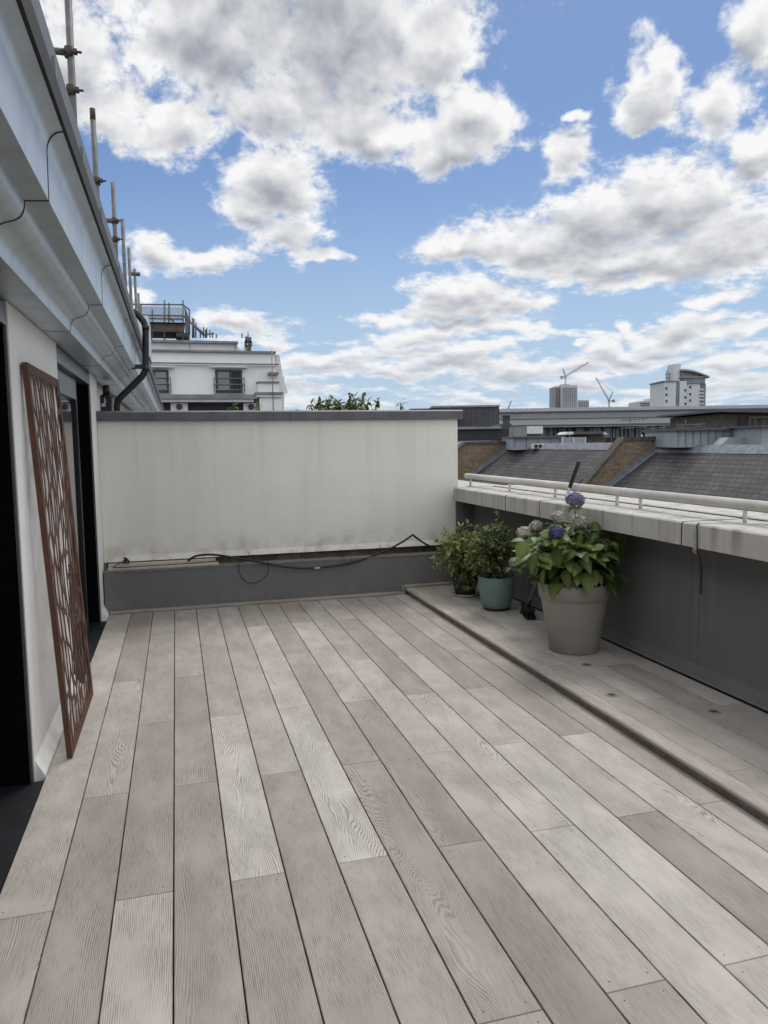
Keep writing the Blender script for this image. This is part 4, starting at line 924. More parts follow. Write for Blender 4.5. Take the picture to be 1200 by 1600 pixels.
POLES = [('A', 112.5, 170, 108, -30, 5.9), ('B', 152, 300, 143, 170, 7.7), ('C', 180, 372, 176, 285, 10.0), ('D', 193.5, 395, 191, 342, 11.7), ('E', 203, 430, 201, 387, 13.6), ('F', 212.5, 470, 210, 420, 15.8), ('G', 217, 475, 216, 458, 18.0)]
labs = ['tallest galvanised scaffold pole above the cornice, running out of the top of the picture', 'rust-tipped scaffold pole, second from the top left', 'scaffold pole with a short horizontal arm clamped to its left', 'slim scaffold pole just behind the grey lead dormer cheek',
        'scaffold pole directly above the lead dormer cheek, shorter than its neighbours', 'scaffold pole with a small crosswise coupler near its top', 'shortest scaffold pole, farthest along the roof edge']
for (k, bx, by, tx, ty, Y), lab in zip(POLES, labs):
    a = yz(bx, by, Y); b = yz(tx, ty, Y); b.x = a.x+(b.x-a.x)*0.5
    t = thing('scaffold_pole', lab, 'scaffold pole', (a.x, Y, 2.6), group='scaffold poles along the roof edge')
    w = MB(); w.tube([(a.x, Y, 2.2), (b.x, Y, b.z)], 0.0245, 12); part(w, t, 'tube', 'galv')
    zs = {'A': [(113, 142), (108, 82)], 'B': [(152, 283)], 'C': [(178, 345), (179, 374)], 'F': [(211, 428)]}.get(k, [])
    for q in zs:
        z = yz(q[0], q[1], Y).z
        w = MB(); w.tube([(a.x, Y, z-0.035), (a.x, Y, z+0.035)], 0.032, 10); w.tube([(a.x-0.05, Y-0.02, z), (a.x+0.085, Y-0.02, z)], 0.009, 8); w.box(a.x+0.03, Y-0.04, z-0.014, a.x+0.055, Y, z+0.014)
        part(w, t, 'coupler', 'rusty')
    if k == 'B':
        w = MB(); w.tube([(b.x, Y, b.z-0.10), (b.x, Y, b.z+0.002)], 0.0252, 12); part(w, t, 'rusty_tip', 'rusty')
    if k == 'A':
        z = yz(108, 82, Y).z
        w = MB(); w.tube([(a.x-0.4, Y, z), (a.x-0.03, Y, z)], 0.024, 10); part(w, t, 'arm', 'galv')
    if k == 'C':
        z = yz(178, 345, Y).z
        w = MB(); w.tube([(a.x-0.14, Y, z), (a.x+0.05, Y, z)], 0.03, 10); part(w, t, 'arm', 'galv')
    if k == 'F':
        z = yz(211, 428, Y).z
        w = MB(); w.tube([(a.x-0.08, Y, z), (a.x+0.10, Y, z)], 0.04, 10); part(w, t, 'arm', 'galv')

# ------------------------------------------------------------------ white apartment block beyond (faces the terrace)
AY = 45.0
def wz(px, py, Y=AY): q = hit(px, py, 1, Y); return q.x, q.z
ab = thing('apartment_block', 'white apartment block with setback storey, dark windows and stepped cornice behind the divider wall', 'building', (wz(330, 640)[0], AY, -16.5))
def rect(mb, px0, py0, px1, py1, front, depth):
    """a slab whose front face fills the given survey rectangle"""
    x0, z1 = wz(px0, (py0)); x1, _ = wz(px1, py0); _, z0 = wz(px0, py1)
    mb.box(x0, AY+front, z0, x1, AY+front+depth, z1); return mb
w = MB(); x0 = wz(150, 600)[0]; x1 = wz(433, 600)[0]; zt = wz(300, 549.5)[1]; zc = wz(300, 570)[1]; z620 = wz(300, 622)[1]
w.box(x0, AY, z620, x1, AY+14, zc); w.prism([(x0, zc), (x1, zc), (wz(437, 549)[0]-0.25, zt), (x0, zt)], 1, AY+0.3, AY+14); part(w, ab, 'wall', 'farwhite')
w = MB(); w.box(x0, AY-0.25, wz(300, 569)[1], x1+0.1, AY-0.002, wz(300, 567.2)[1]); part(w, ab, 'string_course', 'fargrey')
w = MB(); w.box(x0, AY+0.1, zt+0.003, wz(437, 549)[0]-0.2, AY+14, zt+0.12); part(w, ab, 'parapet_cap', 'fargrey')
w = MB(); xs_ = wz(374, 528)[0]; z1 = wz(300, 527.5)[1]; w.prism([(x0, zt+0.124), (wz(388, 549)[0], zt+0.124), (xs_, z1), (x0, z1)], 1, AY+2.5, AY+13); part(w, ab, 'setback_storey', 'farwhite2')
w = MB(); w.box(x0, AY+2.2, z1+0.003, xs_+0.1, AY+13, z1+0.14); part(w, ab, 'roof_edge', 'fargrey')
w = MB()
for px in (298, 373): 
    xx = wz(px, 540)[0]; w.box(xx-0.02, AY+2.47, zt+0.13, xx+0.02, AY+2.49, z1)
part(w, ab, 'panel_joint', 'fargrey')
# windows
for (a, b, op) in [((238, 577.5), (264.5, 614.5), False), ((336, 577.5), (379, 614.5), True)]:
    X0_, Z1_ = wz(*a); X1_, Z0_ = wz(*b)
    w = MB(); t_ = 0.13
    w.box(X0_, AY-0.10, Z0_, X0_+t_, AY-0.003, Z1_); w.box(X1_-t_, AY-0.10, Z0_, X1_, AY-0.003, Z1_); w.box(X0_+t_+.002, AY-0.10, Z1_-t_, X1_-t_-.002, AY-0.003, Z1_); w.box(X0_+t_+.002, AY-0.10, Z0_, X1_-t_-.002, AY-0.003, Z0_+t_)
    if op: xm = X0_+(X1_-X0_)*.58; w.box(xm-.09, AY-0.09, Z0_+t_+.002, xm+.09, AY-0.004, Z1_-t_-.002)
    f = part(w, ab, 'window', 'winframe')
    gx1 = xm-.091 if op else X1_-t_-.001
    w = MB(); w.box(X0_+t_+.001, AY-0.05, Z0_+t_+.001, gx1, AY-0.02, Z1_-t_-.001); part(w, ab, 'pane', 'farglass', f)
    if op: w = MB(); w.box(xm+.091, AY-0.03, Z0_+t_+.001, X1_-t_-.001, AY-0.004, Z1_-t_-.001); part(w, ab, 'open_leaf', 'fardark', f)
    w = MB()
    for py in (591.5, 601, 609.5): z = wz(336, py)[1]; w.tube([(X0_-0.12, AY-0.28, z), (X1_+0.12, AY-0.28, z)], 0.022, 6)
    for xx in (X0_-.1, X1_+.1): w.tube([(xx, AY-0.28, wz(336, 590)[1]), (xx, AY-0.28, Z0_)], 0.03, 6); w.box(xx-.03, AY-.27, wz(336, 601)[1]-.03, xx+.03, AY-.001, wz(336, 601)[1]+.03)
    part(w, ab, 'guard_bars', 'fargrey', f)
    w = MB(); w.box(X0_-0.3, AY-0.35, Z1_+0.10, X1_+0.3, AY-0.002, Z1_+0.17); part(w, ab, 'canopy', 'farwhite2', f)
    w = MB(); w.box(X0_-0.1, AY-0.22, Z0_-0.16, X1_+0.1, AY-0.002, Z0_-0.01); part(w, ab, 'sill', 'fargrey', f)
# ledge over the lower terrace and the terrace openings
w = MB(); xa, zz1 = wz(150, 617.5); xb, zz0 = wz(400, 624.5); w.box(xa, AY-0.9, zz0, xb, AY-0.002, zz1); part(w, ab, 'ledge', 'fargrey')
w = MB(); w.box(xa, AY-0.7, wz(300, 629)[1], xb-.2, AY-0.002, zz0-0.004); part(w, ab, 'ledge_band', 'farwhite')
w = MB(); w.box(x0, AY+0.3, -16.5, x1, AY+14, z620-0.004)
for p0, p1 in ((160, 250), (266.5, 293), (380, 402)): rect(w, p0, 630, p1, 700, -0.2, 0.49)
part(w, ab, 'lower_wall', 'farwhite')
w = MB(); rect(w, 250.5, 630, 266, 700, 0.05, 0.2); rect(w, 293.5, 630, 379.5, 700, 0.05, 0.2); part(w, ab, 'opening', 'fardark')
for px in (280, 391.5):
    X_, Z_ = wz(px, 636); w = MB(); w.tube([(X_, AY-0.32, Z_), (X_, AY-0.21, Z_)], 0.17, 18); part(w, ab, 'wall_lamp', 'winframe')
# corner stack of cornices at the right end
w = MB(); rect(w, 401, 600, 433.5, 614, -0.7, 0.69); rect(w, 403, 622, 437, 700, -0.8, 0.79); part(w, ab, 'corner_pier', 'farwhite')
w = MB(); rect(w, 400, 597.4, 434, 599.8, -0.8, 0.79); rect(w, 397, 614.3, 439, 618, -1.05, 1.04); part(w, ab, 'corner_ledge', 'fargrey')
w = MB(); rect(w, 398, 618.3, 438, 621.7, -0.95, 0.94); part(w, ab, 'corner_moulding', 'farwhite')
Xa = wz(433, 590)[0]; 
prof = [(Xa, wz(433, 640)[1]), (wz(444, 640)[0], wz(433, 640)[1]), (wz(444.5, 617)[0], wz(433, 617)[1]), (wz(450, 613)[0], wz(433, 613)[1]), (wz(448, 606)[0], wz(433, 606)[1]), (wz(445, 598)[0], wz(433, 598)[1]), (wz(444, 588)[0], wz(433, 588)[1]), (Xa, wz(433, 588)[1])]
w = MB(); w.prism(prof, 1, AY+0.05, AY+14); part(w, ab, 'side_cornice', 'farwhite')
w = MB(); w.prism([(Xa+.01, wz(433, 587.6)[1]), (wz(443, 588)[0], wz(433, 587.6)[1]), (wz(437.5, 551)[0], zt-.05), (Xa+.01, zt-.05)], 1, AY+0.32, AY+14); part(w, ab, 'mansard_end', 'farwhite2')
w = MB(); rect(w, 418, 582.5, 434, 586.5, -0.5, 0.49); part(w, ab, 'corner_cap', 'fargrey')
w = MB(); xx = wz(421, 560)[0]; w.tube([(xx, AY-1.1, wz(421, 645)[1]), (xx, AY-1.1, wz(421, 551)[1])], 0.03, 5); part(w, ab, 'lightning_rod', 'fargrey')

# mast on that roof
ms_ = thing('roof_mast', 'thin pale mast of aerials on the right end of the white block roof', 'mast', (wz(390, 548)[0], AY+1.2, zt))
w = MB(); X_, Z_ = wz(390.5, 514); w.tube([(X_, AY+1.2, zt), (X_, AY+1.2, Z_)], [0.06, 0.03], 8)
for py, hw in ((527, .18), (533, .22), (540, .16)): z = wz(390, py)[1]; w.box(X_-hw, AY+1.15, z-.2, X_-hw+.14, AY+1.25, z+.2); w.box(X_+hw*.2, AY+1.12, z-.16, X_+hw, AY+1.2, z+.16)
for px in (386, 392): w.tube([(wz(px, 548)[0], AY+1.3, zt), (wz(px, 548)[0], AY+1.3, wz(px, 530)[1])], 0.025, 6)
part(w, ms_, 'mast', 'galv')

# scaffold on the white block
sf = thing('rooftop_scaffold', 'scaffold platform with netting and brown boards on top of the white block', 'scaffold', (wz(260, 520)[0], AY+3, z1))
SY = AY+3.0
def sp(px, py, Y=SY): q = hit(px, py, 1, Y); return Vector((q.x, Y, q.z))
for px, top, bot in [(238, 483, 527), (257, 469, 548), (264, 473, 510), (286, 469, 548), (296, 486, 524), (220, 476, 527)]: w = MB(); w.tube([sp(px, bot), sp(px, top)], 0.045, 6); part(w, sf, 'pole', 'galv')
for (a, b) in [((200, 475.5), (286, 476)), ((200, 492), (287, 493.5)), ((205, 497), (287, 498.5)), ((286, 476), (297, 485)), ((286, 494), (297, 501)), ((287, 494), (318, 524)), ((232, 527), (262, 547)), ((264, 496), (272, 503))]: w = MB(); w.tube([sp(*a), sp(*b)], 0.045, 6); part(w, sf, 'ledger', 'galv')
for px, top in [(301, 497), (306, 505), (313, 515), (318, 511), (323, 513), (328, 516), (332, 519), (338, 522), (303, 498), (321, 515), (378, 521)]: w = MB(); w.tube([sp(px, 528, AY+6), sp(px, top, AY+6)], 0.045, 6); part(w, sf, 'pole', 'galv')
for q in ((287, 494, 318, 521), (318, 523, 335, 521)): w = MB(); w.tube([sp(q[0], q[1], AY+6), sp(q[2], q[3], AY+6)], 0.05, 6); part(w, sf, 'ledger', 'galv')
w = MB(); a, b = sp(225, 505), sp(288, 519); w.box(a.x, SY-0.05, b.z, b.x, SY+3, a.z); part(w, sf, 'toe_boards', 'plank')
w = MB(); a, b = sp(215, 503.5), sp(289, 505.2); w.box(a.x, SY-0.3, b.z, b.x, SY+3, a.z); part(w, sf, 'deck_boards', 'fargrey')
w = MB(); a, b = sp(262, 519.5), sp(296, 526.5); w.box(a.x+.5, SY-0.05, b.z, b.x, SY+3, a.z); part(w, sf, 'underframe', 'winframe')
w = MB(); a, b = sp(288, 478), sp(297, 524); w.add([(a.x, SY, a.z), (a.x, SY, b.z), (b.x, SY+2.5, b.z), (b.x, SY+2.5, sp(297, 486).z)], [(0, 1, 2, 3)]); 
w.add([(a.x+.03, SY, a.z), (a.x+.03, SY, b.z), (b.x+.03, SY+2.5, b.z), (b.x+.03, SY+2.5, sp(297, 486).z)], [(3, 2, 1, 0)])
part(w, sf, 'end_netting', 'plank')
nm_ = bpy.data.materials.new('thin_netting'); nm_.use_nodes = True
_b = nm_.node_tree.nodes['Principled BSDF']; _b.inputs['Base Color'].default_value = (0.32, 0.33, 0.36, 1); _b.inputs['Alpha'].default_value = 0.35
w = MB(); a, b = sp(214, 478), sp(285, 503); w.box(a.x, SY+0.06, b.z, b.x, SY+0.08, a.z); part(w, sf, 'netting', nm_)

# ------------------------------------------------------------------ greenery behind the divider wall
def behind_shrub(name, lab, px0, px1, pytop, Y, n, seed, ln=0.075, group=None, sprigs=()):
    rg_ = random.Random(seed); a = hit(px0, 645, 1, Y); b = hit(px1, 645, 1, Y); top = hit((px0+px1)/2, pytop, 1, Y).z
    cx = (a.x+b.x)/2; t = thing(name, lab, 'shrub', (cx, Y, 0), group=group); lb = MB(); sb = MB()
    zc_ = 1.62; ht = top-zc_
    for s_ in range(7): sb.tube([(cx+rg_.uniform(-.06, .06), Y, 0), (cx+(s_-3)*(b.x-a.x)/8, Y+rg_.uniform(-.1, .1), zc_+ht*.4)], [.016, .006], 5)
    for k in range(n):
        u = rg_.uniform(-1, 1); p = Vector((cx+u*(b.x-a.x)/2, Y+rg_.uniform(-.22, .22), zc_-0.35+rg_.random()*(0.35+ht*(1-abs(u)**3.0)*rg_.uniform(.45, 1.0))))
        sb.tube([p+Vector((rg_.uniform(-.05, .05), 0, -.16)), p], .003, 4, cap=False)
        for q in range(9):
            d_ = rnd_dir(rg_, -.15); leaf(lb, p+d_*.01, d_, (rg_.uniform(-.5, .5), rg_.uniform(-.5, .5), 1), ln*rg_.uniform(.6, 1.1), ln*.46, rg_.uniform(.1, .6), .2, min(1, max(0, rg_.gauss(.4, .25))), 4)
    for px, py in sprigs:
        q = hit(px, py, 1, Y); pts = spline([(q.x+rg_.uniform(-.15, .15), Y, zc_-.1), ((q.x+cx*0.05+q.x*.0)/1.05, Y, (q.z+zc_)/2), q], 5); sb.tube(pts, .005, 5)
        for j in (6, 8, 10):
            for r_ in range(6): d_ = rnd_dir(rg_, -.35); leaf(lb, pts[j], d_, (0, 0, 1), ln*rg_.uniform(.8, 1.2), ln*.34, .4, .2, rg_.uniform(.1, .7), 4)
    sb.build('stem', 'stem', t, ); lb.build('foliage', 'treeleaf', t, attr=True)
    for o in t.children: 
        for vv in o.data.vertices: vv.co = vv.co-Vector((cx, Y, 0))
behind_shrub('shrub', 'leafy shrub with loose sprigs showing over the middle of the lead coping', 476, 595, 614, 8.6, 330, 1, .095, sprigs=[(486, 632), (500, 629), (546, 617), (568, 613), (590, 625), (512, 625), (528, 630), (575, 628), (555, 630)])
behind_shrub('shrub', 'single thin leafy sprig over the right part of the lead coping', 618, 632, 640, 8.6, 6, 2, .09, sprigs=[(626, 629)])
behind_shrub('shrub', 'tiny sprig between the white block and the big shrub', 460, 467, 642, 8.6, 2, 4, .06, sprigs=[(463, 640)])
behind_shrub('shrub', 'low pale green bush in front of the white block terrace', 346, 388, 630, 12.0, 70, 3, .13)
behind_shrub('shrub', 'small bush below the right wall lamp of the white block', 396, 407, 630, 12.0, 30, 6, .12, sprigs=[(401, 632)])

# ------------------------------------------------------------------ terraced houses across the street
TAN = math.tan(R(33.5))
def house(y0, y1, apex, ridge_z, lab, gable=True, y_end=None):
    """slate roof falling towards us between y0 (near) and y1; ridge at x=apex; brick party wall at the near end"""
    t = thing('terraced_house', lab, 'house', (apex, (y0+y1)/2, -16.5), group='brick terraced houses across the street')
    ez = ridge_z-6.0*TAN; ex = apex-6.0
    w = MB(); w.add([(ex, y0, ez), (ex, y1, ez), (apex, y1, ridge_z), (apex, y0, ridge_z), (ex, y0, ez-.12), (ex, y1, ez-.12), (apex, y1, ridge_z-.12), (apex, y0, ridge_z-.12)], [(0, 1, 2, 3), (7, 6, 5, 4), (0, 3, 7, 4), (1, 2, 6, 5), (0, 4, 5, 1)])
    part(w, t, 'roof', 'slates')
    w = MB(); w.prism([(apex-.28, ridge_z-.28*TAN+.02), (apex-.02, ridge_z+.10), (apex+.3, ridge_z+.10), (apex+.3, ridge_z-.1)], 1, y0+.02, y1-.02); part(w, t, 'ridge_flashing', 'leadflash')
    w = MB(); w.box(ex+.3, y0, -16.5, apex+5, y1, ez-.13); w.box(apex+.31, y0+.05, ez-.12, apex+5, y1-.05, ridge_z-.15); part(w, t, 'wall', 'brick')
    return t
XR = 16.7
A1 = hit(975, 683, 1, 23.4); print('apex wall', A1)
house(9.0, 23.35, XR, 1.10, 'nearest slate roof across the street, right of the sloping brick party wall')
XL = hit(765, 697, 1, 33.2); print('left ridge', XL)
XLr = A1.x+0.35
house(23.75, 33.2, XLr, hit(850, 696, 0, XLr).z, 'slate roof left of the sloping brick party wall, below the air conditioner')
house(33.6, 44.0, XLr-1.0, 1.35, 'far slate roof house half hidden behind the end of the divider wall')
def party(y, ax_px, low_px, flash_x, flash_z, lab):
    a = hit(*ax_px, 1, y); b = hit(*low_px, 1, y); sl = (a.z-b.z)/(a.x-b.x)
    bx = b.x-2.5; bz = b.z-2.5*sl
    t = thing('party_wall', lab, 'wall', (a.x, y, -16.5), group='brick party walls between the slate roofs')
    w = MB(); w.prism([(bx, -16.5), (bx, bz), (a.x, a.z-.12), (a.x+3.4, a.z-.10), (a.x+3.4, -16.5)], 1, y, y+.34); part(w, t, 'wall', 'brick')
    w = MB(); w.prism([(bx, bz+.002), (a.x, a.z-.118), (a.x+3.5, a.z-.098), (a.x+3.5, a.z+.04), (a.x, a.z+.03), (bx, bz+.13)], 1, y-.05, y+.39); part(w, t, 'coping', 'stonecop')
    w = MB()
    n = 14
    for k in range(n):      # stepped lead soakers where the next slate roof meets this wall
        x0_, x1_ = flash_x-6.0*(k+1)/n, flash_x-6.0*k/n; z0_, z1_ = flash_z-6*TAN*(k+1)/n, flash_z-6*TAN*k/n
        w.add([(x0_, y-.022, z0_-.02), (x1_, y-.022, z1_-.02), (x1_, y-.022, z1_+.16), (x0_, y-.022, z0_+.24)], [(0, 1, 2, 3)])
        w.add([(x0_, y-.022, z0_+.01), (x1_, y-.022, z1_+.01), (x1_, y-.20, z1_+.012), (x0_, y-.20, z0_+.012)], [(0, 1, 2, 3)])
    part(w, t, 'flashing', 'leadflash')
party(23.4, (975, 684), (905, 770), XR, 1.10, 'sloping brick party wall between the two main slate roofs')
party(33.25, (727, 691), (702, 714), XLr, hit(850, 696, 0, XLr).z, 'sloping brick party wall showing beside the end of the divider wall')

# brick chimney-like parapet behind the ridge and roof plant
def slab(mb, px0, py0, px1, py1, dep, thick):
    l0, _, z1_ = L(px0, py0, dep); l1, _, z0_ = L(px1, py1, dep); lm = L(px1, py0, dep)
    mb.box(l0, dep, z0_, lm[0], dep+thick, z1_); return mb
def yawthing(name, lab, cat, px, py, dep, group=None):
    l, d_, z = L(px, py, dep); t = thing(name, lab, cat, (0, 0, 0), -YAW, group)
    c, s_ = math.cos(YAW), math.sin(YAW)
    t.location = (l*c+d_*s_, -l*s_+d_*c, z); t['_o'] = (l, d_, z); return t
def ypart(mb, t, name, mt, parent=None):
    o = t['_o']
    for i, q in enumerate(mb.v): mb.v[i] = (q[0]-o[0], q[1]-o[1], q[2]-o[2])
    return mb.build(name, mt, parent if parent is not None else t)
def seams(mb, px0, px1, py0, py1, dep, n, wd):
    for k in range(n+1):
        px = px0+(px1-px0)*k/n; l0, _, z1_ = L(px, py0, dep); _, _, z0_ = L(px, py1, dep); mb.box(l0-wd, dep-0.04, z0_, l0+wd, dep-0.002, z1_)

t = yawthing('roof_enclosure', 'long pale blue-grey plant enclosure on the roof behind the air conditioner', 'plant housing', 840, 701, 34)
w = MB(); slab(w, 802, 684, 879, 702, 34, 3); ypart(w, t, 'cladding', 'panel')
w = MB(); slab(w, 801, 682.2, 880, 683.8, 33.8, 3.2); ypart(w, t, 'cap', 'zincdark')
w = MB(); seams(w, 804, 878, 684, 702, 34, 4, .012); ypart(w, t, 'joint', 'fargrey')
t = yawthing('louvre_screen', 'grey louvred screen panels right of the pale plant enclosure', 'louvre', 898, 701, 33.5)
w = MB()
for k in range(9): slab(w, 879.5, 683.5+k*2, 915, 684.9+k*2, 33.5, .3)
ypart(w, t, 'slats', 'panel')
w = MB(); 
for px in (879, 896.5, 915): slab(w, px-.8, 683, px+.8, 702, 33.4, .09)
ypart(w, t, 'posts', 'palebox')
t = yawthing('rooftop_shed', 'brown rooftop shed with a flat overhanging roof and white rooflights', 'shed', 930, 700, 36)
w = MB(); slab(w, 917, 678, 943, 694, 36, 3); ypart(w, t, 'wall', 'stonecop')
w = MB(); slab(w, 897, 674.5, 944, 678, 35.6, 3.5); ypart(w, t, 'roof', 'zincdark')
w = MB(); slab(w, 916, 692.5, 953, 702, 35.5, 2); ypart(w, t, 'base', 'panel')
w = MB(); a = L(882, 679, 35.4); b = L(896, 674.5, 35.4); w.prism([(a[0], a[2]), (b[0], a[2]), (b[0], b[2]), (a[0]+.15, b[2])], 1, 35.4, 37); ypart(w, t, 'rooflight', 'palebox'); w = MB()
a = L(944.5, 679, 35.4); b = L(950, 675, 35.4); w.prism([(a[0], a[2]), (b[0], a[2]), (b[0]-.12, b[2]), (a[0], b[2])], 1, 35.4, 37); ypart(w, t, 'rooflight', 'palebox')
t = yawthing('air_conditioner', 'small white twin-fan air conditioner in front of the pale plant enclosure', 'air conditioner', 841, 700, 33)
w = MB(); slab(w, 833, 693.3, 851, 700.5, 33, .5); ypart(w, t, 'case', 'palebox')
for px in (837.5, 844):
    l, d_, z = L(px, 697.2, 33); w = MB(); w.tube([(l, 32.99, z), (l, 33.02, z)], .085, 16); ypart(w, t, 'fan', 'fardark')
t = yawthing('roof_cabinet', 'bright pale cabinet standing above the long plant enclosure', 'cabinet', 836, 676, 38)
w = MB(); slab(w, 823.5, 666, 848.5, 677.5, 38, 2); ypart(w, t, 'front', 'palebox')
w = MB(); slab(w, 806, 666.5, 823.3, 682, 38.1, 2); slab(w, 822, 678, 848, 682, 38.3, 2); ypart(w, t, 'side', 'fargrey')
t = yawthing('vent_cowl', 'dark ribbed vent cowl on the roof at the left of the skyline', 'vent', 791, 664, 44)
l, d_, z0_ = L(791, 663, 44); z1_ = L(791, 649, 44)[2]; w = MB(); w.lathe([(.24, z0_-.3), (.24, z0_), (.20, z0_+.05), (.20, z1_-.12), (.24, z1_-.1), (.24, z1_), (.01, z1_+.02)], (l, 44, 0), 20)
ypart(w, t, 'cowl', 'blackclad')
w = MB()
for k in range(5): zz = z0_+.05+(z1_-z0_-.15)*k/5; w.lathe([(.205, zz), (.225, zz+.02), (.205, zz+.04)], (l, 44, 0), 20)
ypart(w, t, 'rib', 'zincdark')
t = yawthing('metal_roof_box', 'large pale blue-grey metal clad box on the right slate roof', 'plant housing', 1110, 697, 25)
w = MB(); slab(w, 1057, 671.5, 1167, 697.5, 25, 3); ypart(w, t, 'cladding', 'panel')
w = MB(); slab(w, 1056, 669, 1168, 671.3, 24.8, 3.2); ypart(w, t, 'cap', 'zincdark')
w = MB(); seams(w, 1060, 1165, 672, 697, 25, 9, .006); ypart(w, t, 'joint', 'fargrey')
t = yawthing('sloped_roof_box', 'low grey box with a sloping side in front of the metal roof box', 'plant housing', 1160, 697, 24)
a = L(1125, 697, 24); b = L(1139, 683.5, 24); c = L(1184, 684, 24); d_ = L(1200, 697, 24)
w = MB(); w.prism([(a[0], a[2]), (b[0], b[2]), (c[0], c[2]), (d_[0], d_[2])], 1, 24, 24.7); ypart(w, t, 'case', 'panel')
t = yawthing('rooftop_cabin', 'pale metal cabin cut off by the right edge of the picture', 'plant housing', 1200, 690, 23)
w = MB(); slab(w, 1191, 667, 1240, 698, 23, 2); ypart(w, t, 'cladding', 'panel')
w = MB(); slab(w, 1188, 664.5, 1242, 666.8, 22.8, 2.3); ypart(w, t, 'cap', 'zincdark')

# dark cladding shed, station-like long roof, right-hand brick and glass building
t = yawthing('long_metal_roof_hall', 'long low hall with a shallow grey metal roof along the skyline', 'building', 980, 700, 90)
w = MB(); DZ = 90
def lp(px, py, dep): return L(px, py, dep)
xa, xb = L(640, 650, 90)[0], L(1500, 650, 90)[0]
z_top = L(990, 635.5, 96)[2]; z_e = L(990, 640.5, 90)[2]; z_f = L(990, 652, 90)[2]
w.prism([(90, z_e), (96, z_top), (110, z_top-.4), (110, z_e-.4), (90, z_e-.15)], 0, L(778, 640, 90)[0], xb); ypart(w, t, 'upper_roof', 'zincroof')
w = MB(); k = L(778, 640, 90)[0]
while k < xb: w.add([(k, 89.98, z_e+.01), (k+.1, 89.98, z_e+.01), (k+.1, 95.98, z_top+.06), (k, 95.98, z_top+.06)], [(0, 1, 2, 3)]); k += .75
ypart(w, t, 'standing_seams', 'zincpale')
w = MB(); w.box(L(778, 640, 90)[0], 90.2, z_f, xb, 110, z_e-.16); ypart(w, t, 'fascia', 'zincpale')
z_g = L(990, 661.5, 84)[2]; z_h = L(990, 666, 84)[2]
w = MB(); w.prism([(84, z_g), (90.1, z_f-.05), (90.1, z_f-.4), (84, z_g-.25)], 0, xa, xb); ypart(w, t, 'lower_roof', 'zincroof')
w = MB(); k = xa
while k < xb: w.add([(k, 83.98, z_g+.01), (k+.09, 83.98, z_g+.01), (k+.09, 90.0, z_f), (k, 90.0, z_f)], [(0, 1, 2, 3)]); k += .6
ypart(w, t, 'standing_seams', 'zincdark')
w = MB(); w.box(xa, 84.1, z_h, xb, 90, z_g-.26); ypart(w, t, 'eaves_band', 'zincdark')
w = MB(); w.box(xa, 86, -16.5, xb, 108, z_h-.01); ypart(w, t, 'wall', 'blackclad')
rg = random.Random(9); px = 800
while px < 1130:
    ww = rg.choice([3, 5, 8, 12]); w = MB(); slab(w, px, 668+rg.uniform(0, 2), px+ww, 684, 85.85, .1); ypart(w, t, 'window', 'farblue'); px += ww+rg.uniform(1.5, 9)
for px in range(790, 1130, 11): w = MB(); slab(w, px, 667, px+1.1, 690, 85.7, .1); ypart(w, t, 'mullion', 'fargrey')
t = yawthing('clad_roof_block', 'dark grey vertically ribbed roof block beyond the end of the divider wall', 'building', 725, 668, 75)
w = MB(); slab(w, 676, 635.5, 780, 668, 75, 8); ypart(w, t, 'cladding', 'zincdark')
w = MB(); slab(w, 675, 634.2, 781, 635.4, 74.8, 8.3); ypart(w, t, 'cap', 'fargrey')
w = MB(); seams(w, 678, 779, 636, 668, 75, 26, .03); ypart(w, t, 'rib', 'blackclad')
w = MB(); slab(w, 640, 638.5, 676, 660, 76, 7); ypart(w, t, 'lower_block', 'zincdark')
w = MB(); slab(w, 690, 642, 722, 655, 74, .8); ypart(w, t, 'hatch', 'panel')
t = yawthing('black_clad_house', 'low black clad roof extension under the dark ribbed block', 'building', 757, 690, 46)
w = MB(); slab(w, 690, 670, 802, 696, 46, 4); ypart(w, t, 'cladding', 'blackclad')
w = MB(); slab(w, 690, 667.5, 784, 669.8, 45.7, 4.4); ypart(w, t, 'roof_edge', 'fargrey')
w = MB(); slab(w, 781, 662.5, 800, 670, 46.2, 3); ypart(w, t, 'chimney_base', 'zincdark')
w = MB(); slab(w, 700, 689.5, 803, 695, 45.2, .7); ypart(w, t, 'brick_parapet', 'stonecop')
t = yawthing('dark_brick_block', 'dark brick and glass block with flat roof at the right edge of the skyline', 'building', 1165, 690, 55)
w = MB(); slab(w, 1129, 646.5, 1260, 690, 55, 10); ypart(w, t, 'wall', 'stonecop')
w = MB(); a = L(1122, 643, 54); b = L(1262, 639, 54); w.prism([(a[0], a[2]-.02), (b[0], b[2]-.3), (b[0], b[2]), (a[0], a[2]+.13)], 1, 54, 66); ypart(w, t, 'roof', 'zincdark')
w = MB(); slab(w, 1155, 652.5, 1170.5, 668, 54.9, .08); ypart(w, t, 'window', 'fardark')
w = MB()
for px in (1171, 1180, 1192): slab(w, px, 648, px+.8, 682, 54.85, .12)
slab(w, 1171.9, 651, 1260, 651.9, 54.9, .09); slab(w, 1171.9, 671, 1260, 671.9, 54.9, .09); slab(w, 1130, 667, 1154.6, 667.9, 54.9, .09)
ypart(w, t, 'glazing_bar', 'fargrey')
t = yawthing('brick_parapet_wall', 'short brick parapet behind the ridge right of the party wall', 'wall', 1030, 700, 29)
w = MB(); slab(w, 978, 686.5, 1062, 699, 29, .4); ypart(w, t, 'wall', 'brick')
w = MB(); slab(w, 977, 683.8, 1063, 686.3, 28.9, .6); ypart(w, t, 'coping', 'stonecop')
w = MB()
